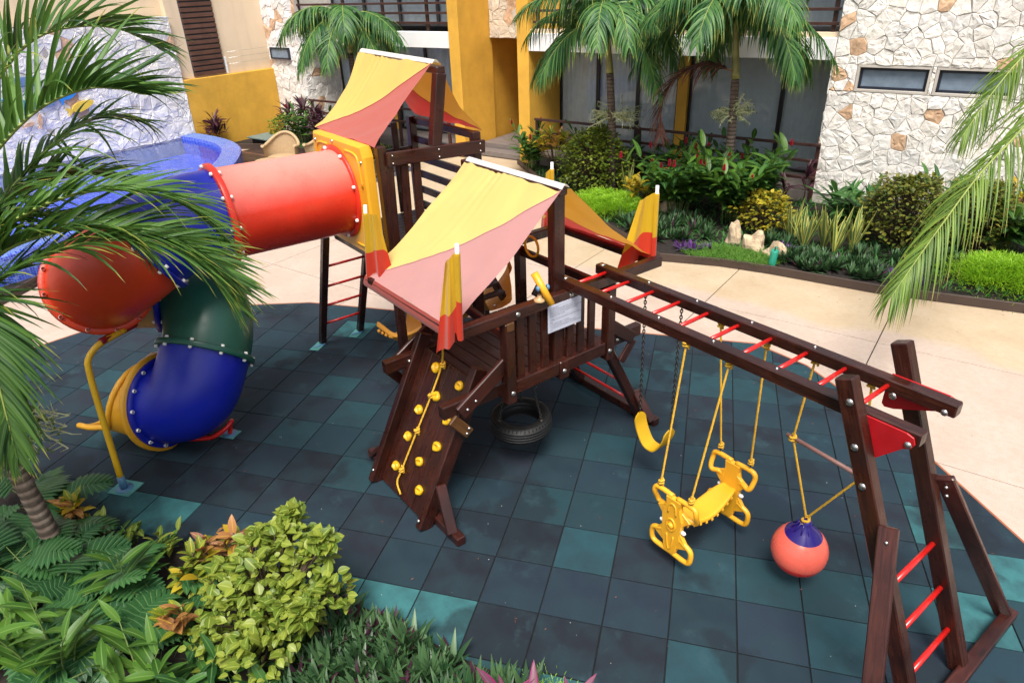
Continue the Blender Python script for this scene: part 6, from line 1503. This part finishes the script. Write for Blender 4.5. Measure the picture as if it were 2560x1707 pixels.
scat((-.65, 8.75), .15, .1, 3, 'violet rhoeo rosette between the rocks', 'violet rhoeo between the rocks', (.8, 1.1), 1.0)
gm = MB()
for i in range(3600):
    a = U(0, 6.28); r_ = math.sqrt(U(0, 1)); p = Bp(-1.35 + math.cos(a) * r_ * .80, 8.02 + math.sin(a) * r_ * .42 + math.cos(a) * r_ * .06, .06)
    if not inside(p, BACKP): continue
    b = U(0, 6.28); gm.leaf(p, (math.cos(b) * .7, math.sin(b) * .7, 1), (-math.sin(b), math.cos(b), 0), U(.10, .20), .010, 1.3, 3, .1, 'lance')
tag(obj('grass_patch', gm, M['grass']), 'patch of bright green grass in front of the rocks', 'grass', None, 'stuff')
fern('bright green asparagus fern patch behind the front canopy', Bp(-4.45, 9.35, .06), 46, .75, 1.25)
fern('bright green asparagus fern mound at the right edge by the walkway', Bp(2.55, 8.95, .06), 44, .55, 1.4)
# rocks and pipe
def rock(label, p, sz, seed, rz=0):
    rn = random.Random(seed); m_ = MB().ball((0, 0, 0), 1, 14, 10); ph_ = [rn.uniform(0, 6) for _ in range(6)]; vs = []
    for x, y, z in m_.v:
        k_ = 1 + .16 * math.sin(x * 4 + ph_[0]) + .14 * math.sin(y * 5 + ph_[1]) + .14 * math.sin(z * 6 + ph_[2] + x * 3) + rn.uniform(-.05, .05); vs.append((x * k_ * sz[0], y * k_ * sz[1], max(-.1, z * k_) * sz[2]))
    m_.v = vs; m_.sm = [False] * len(m_.f)
    o = tag(obj('rock', m_, M['rock']), label, 'rock', 'garden rocks'); o.location = p; o.rotation_euler = (0, 0, rz)
rock('tall upright beige rock, leftmost of the three by the grass', Bp(-1.55, 8.75, .06), (.14, .11, .40), 1)
rock('pointed beige rock in the middle of the three by the grass', Bp(-1.12, 8.55, .06), (.19, .13, .33), 2, .5)
rock('low slanted beige rock beside the green pipe', Bp(-.68, 8.42, .06), (.24, .14, .22), 3, .3)
rock('low beige rock under the yellow croton', Bp(-3.35, 10.0, .06), (.28, .2, .2), 4)
rock('beige rock at the right edge behind the fern mound', Bp(3.0, 9.5, .06), (.25, .2, .25), 5)
gp = thing('green_pipe', 'short green pipe standing in the planter beside the rocks', 'pipe', Bp(-.62, 7.97))
pb = Bp(-.62, 7.97)
obj('pipe', MB().lathe([(.06, 0), (.062, .30), (.062, .34), (.052, .345), (.052, .3)], pb, (0.05, .03, 1), 18), M['pipe'], gp); obj('tap', MB().tube([pb + V((0.015, .01, .33)), pb + V((.02, .01, .40)), pb + V((.06, -.02, .41))], .010, 8), M['pipe'], gp)
# ---- plants by the pool and the far planter
for p, h, lab in ((Bp(-18.0, 9.25, .1), 1.0, 'purple cordyline at the corner of the pool'), (Bp(-17.0, 11.3, .06), 1.15, 'purple cordyline nearest the utility box'), (Bp(-16.5, 11.5, .06), 1.35, 'tall purple cordyline before the limestone column'), (Bp(-15.6, 11.2, .06), 1.2, 'purple cordyline left of the rear canopy'), (Bp(-14.9, 10.9, .06), 1.0, 'low purple cordyline beside the rear canopy')):
    t_ = rosette('cordyline', lab, 'cordyline', p, 44, cb, (5, 80), (.9, 1.3), None, -.25, .10, h)
    for i in range(34):
        d = sph(0, 70); put(rp_.choice(cb), t_, V((U(-.35, .35), U(-.3, .3), h * U(.35, .8))), d, U(.6, 1.0), 'leaf', U(-.3, .3))
stem_plant('ginger_plant', 'green ginger among the cordylines of the far planter', 'ginger', Bp(-16.0, 10.9, .06), 14, 1.1, .4, gb, 8, (.7, 1.0), .1)
stem_plant('ginger_plant', 'green ginger beside the rear canopy in the far planter', 'ginger', Bp(-14.2, 10.95, .06), 9, 1.2, .35, gb, 8, (.7, 1.0))
shrub('clipped_bush', 'mixed yellow-green bush at the foot of the ochre wall', 'shrub', Bp(-16.9, 10.95, .06), (.6, .45, .38), 700, hl, M['hedge'], (.09, .06), 60)
fern('bright green fern behind the wicker chair', Bp(-13.3, 10.6, .06), 26, .75, 1.3)
gm = MB()
for i in range(2600):
    p = Bp(U(-16.8, -12.0), U(10.05, 10.75), .05); b = U(0, 6.28)
    if not inside(p, [tuple(q[:2]) for q in FARL]): continue
    gm.leaf(p, (math.cos(b) * .7, math.sin(b) * .7, 1), (-math.sin(b), math.cos(b), 0), U(.10, .22), .014, 1.2, 3, .1, 'lance')
tag(obj('grass_patch', gm, M['ginger_dark']), 'low green grass along the edging by the deck', 'grass', None, 'stuff')
# planter behind the tube slide
for x, y, lab in ((-10.9, -3.1, 'purple cordyline nearest the walkway behind the tube slide'), (-11.4, -2.7, 'purple cordyline behind the left end of the tube slide'), (-10.8, -3.9, 'purple cordyline at the far left edge behind the palm fronds'), (-11.7, -3.6, 'purple cordyline against the pool wall at the left edge'), (-11.9, -2.2, 'purple cordyline under the pool wall by the red elbow')):
    rosette('cordyline', lab, 'cordyline', (x, y, .05), 26, cb, (5, 80), (.6, .9), None, -.1, .04, .45)

# taller filling plants at the back of the planter
for u_, w_, h_, n_, lab in ((-6.1, 11.55, 1.15, 12, 'dark ginger behind the clipped bush at the railing'), (-4.6, 11.45, 1.0, 12, 'dark ginger at the railing right of the first palm trunk'), (-3.3, 11.4, 1.2, 14, 'dark ginger at the railing under the dead frond'), (-1.9, 11.3, 1.1, 14, 'dark ginger at the railing left of its end post'), (.1, 10.4, .85, 12, 'dark ginger between the snake plants and the crinum'), (1.5, 11.3, 1.0, 14, 'dark ginger at the stone wall behind the bronze bush'), (3.3, 10.2, .9, 12, 'dark ginger at the right edge behind the fern mound')):
    stem_plant('ginger_plant', lab, 'ginger', Bp(u_, w_, .06), n_, h_, .5, [rgl[1], gb[2]], 9, (.65, .95))
# low ground cover that hides most of the soil
gm = MB()
for i in range(5200):
    p = Bp(U(-8.2, 4.2), U(8.3, 11.9), .06)
    if not inside(p, BACKP) or U(0, 1) < .15: continue
    b = U(0, 6.28); gm.leaf(p, (math.cos(b) * U(.4, 1.2), math.sin(b) * U(.4, 1.2), 1), (-math.sin(b), math.cos(b), 0), U(.10, .26), U(.02, .05), 1.0, 3, .1, 'lance')
tag(obj('ground_cover', gm, M['crinum']), 'dark low leaves covering the soil of the back planter', 'ground cover', None, 'stuff')
lf = MB(); rl_ = random.Random(91)
for i in range(230):
    p = Gp(rl_.uniform(-6.5, 4.2), rl_.uniform(-.4, 4.8), .004) if i < 150 else Gp(rl_.uniform(-7, 6), rl_.uniform(5.1, 8.5), -.015); b = rl_.uniform(0, 6.28)
    lf.leaf(p, (math.cos(b), math.sin(b), .12), (-math.sin(b), math.cos(b), rl_.uniform(-.3, .3)), rl_.uniform(.008, .035), rl_.uniform(.004, .014), .3, 2, .2, 'broad')
tag(obj('leaf_litter', lf, M['palm_dead']), 'scattered bits of dry leaf on the rubber floor and paving', 'litter', None, 'stuff')
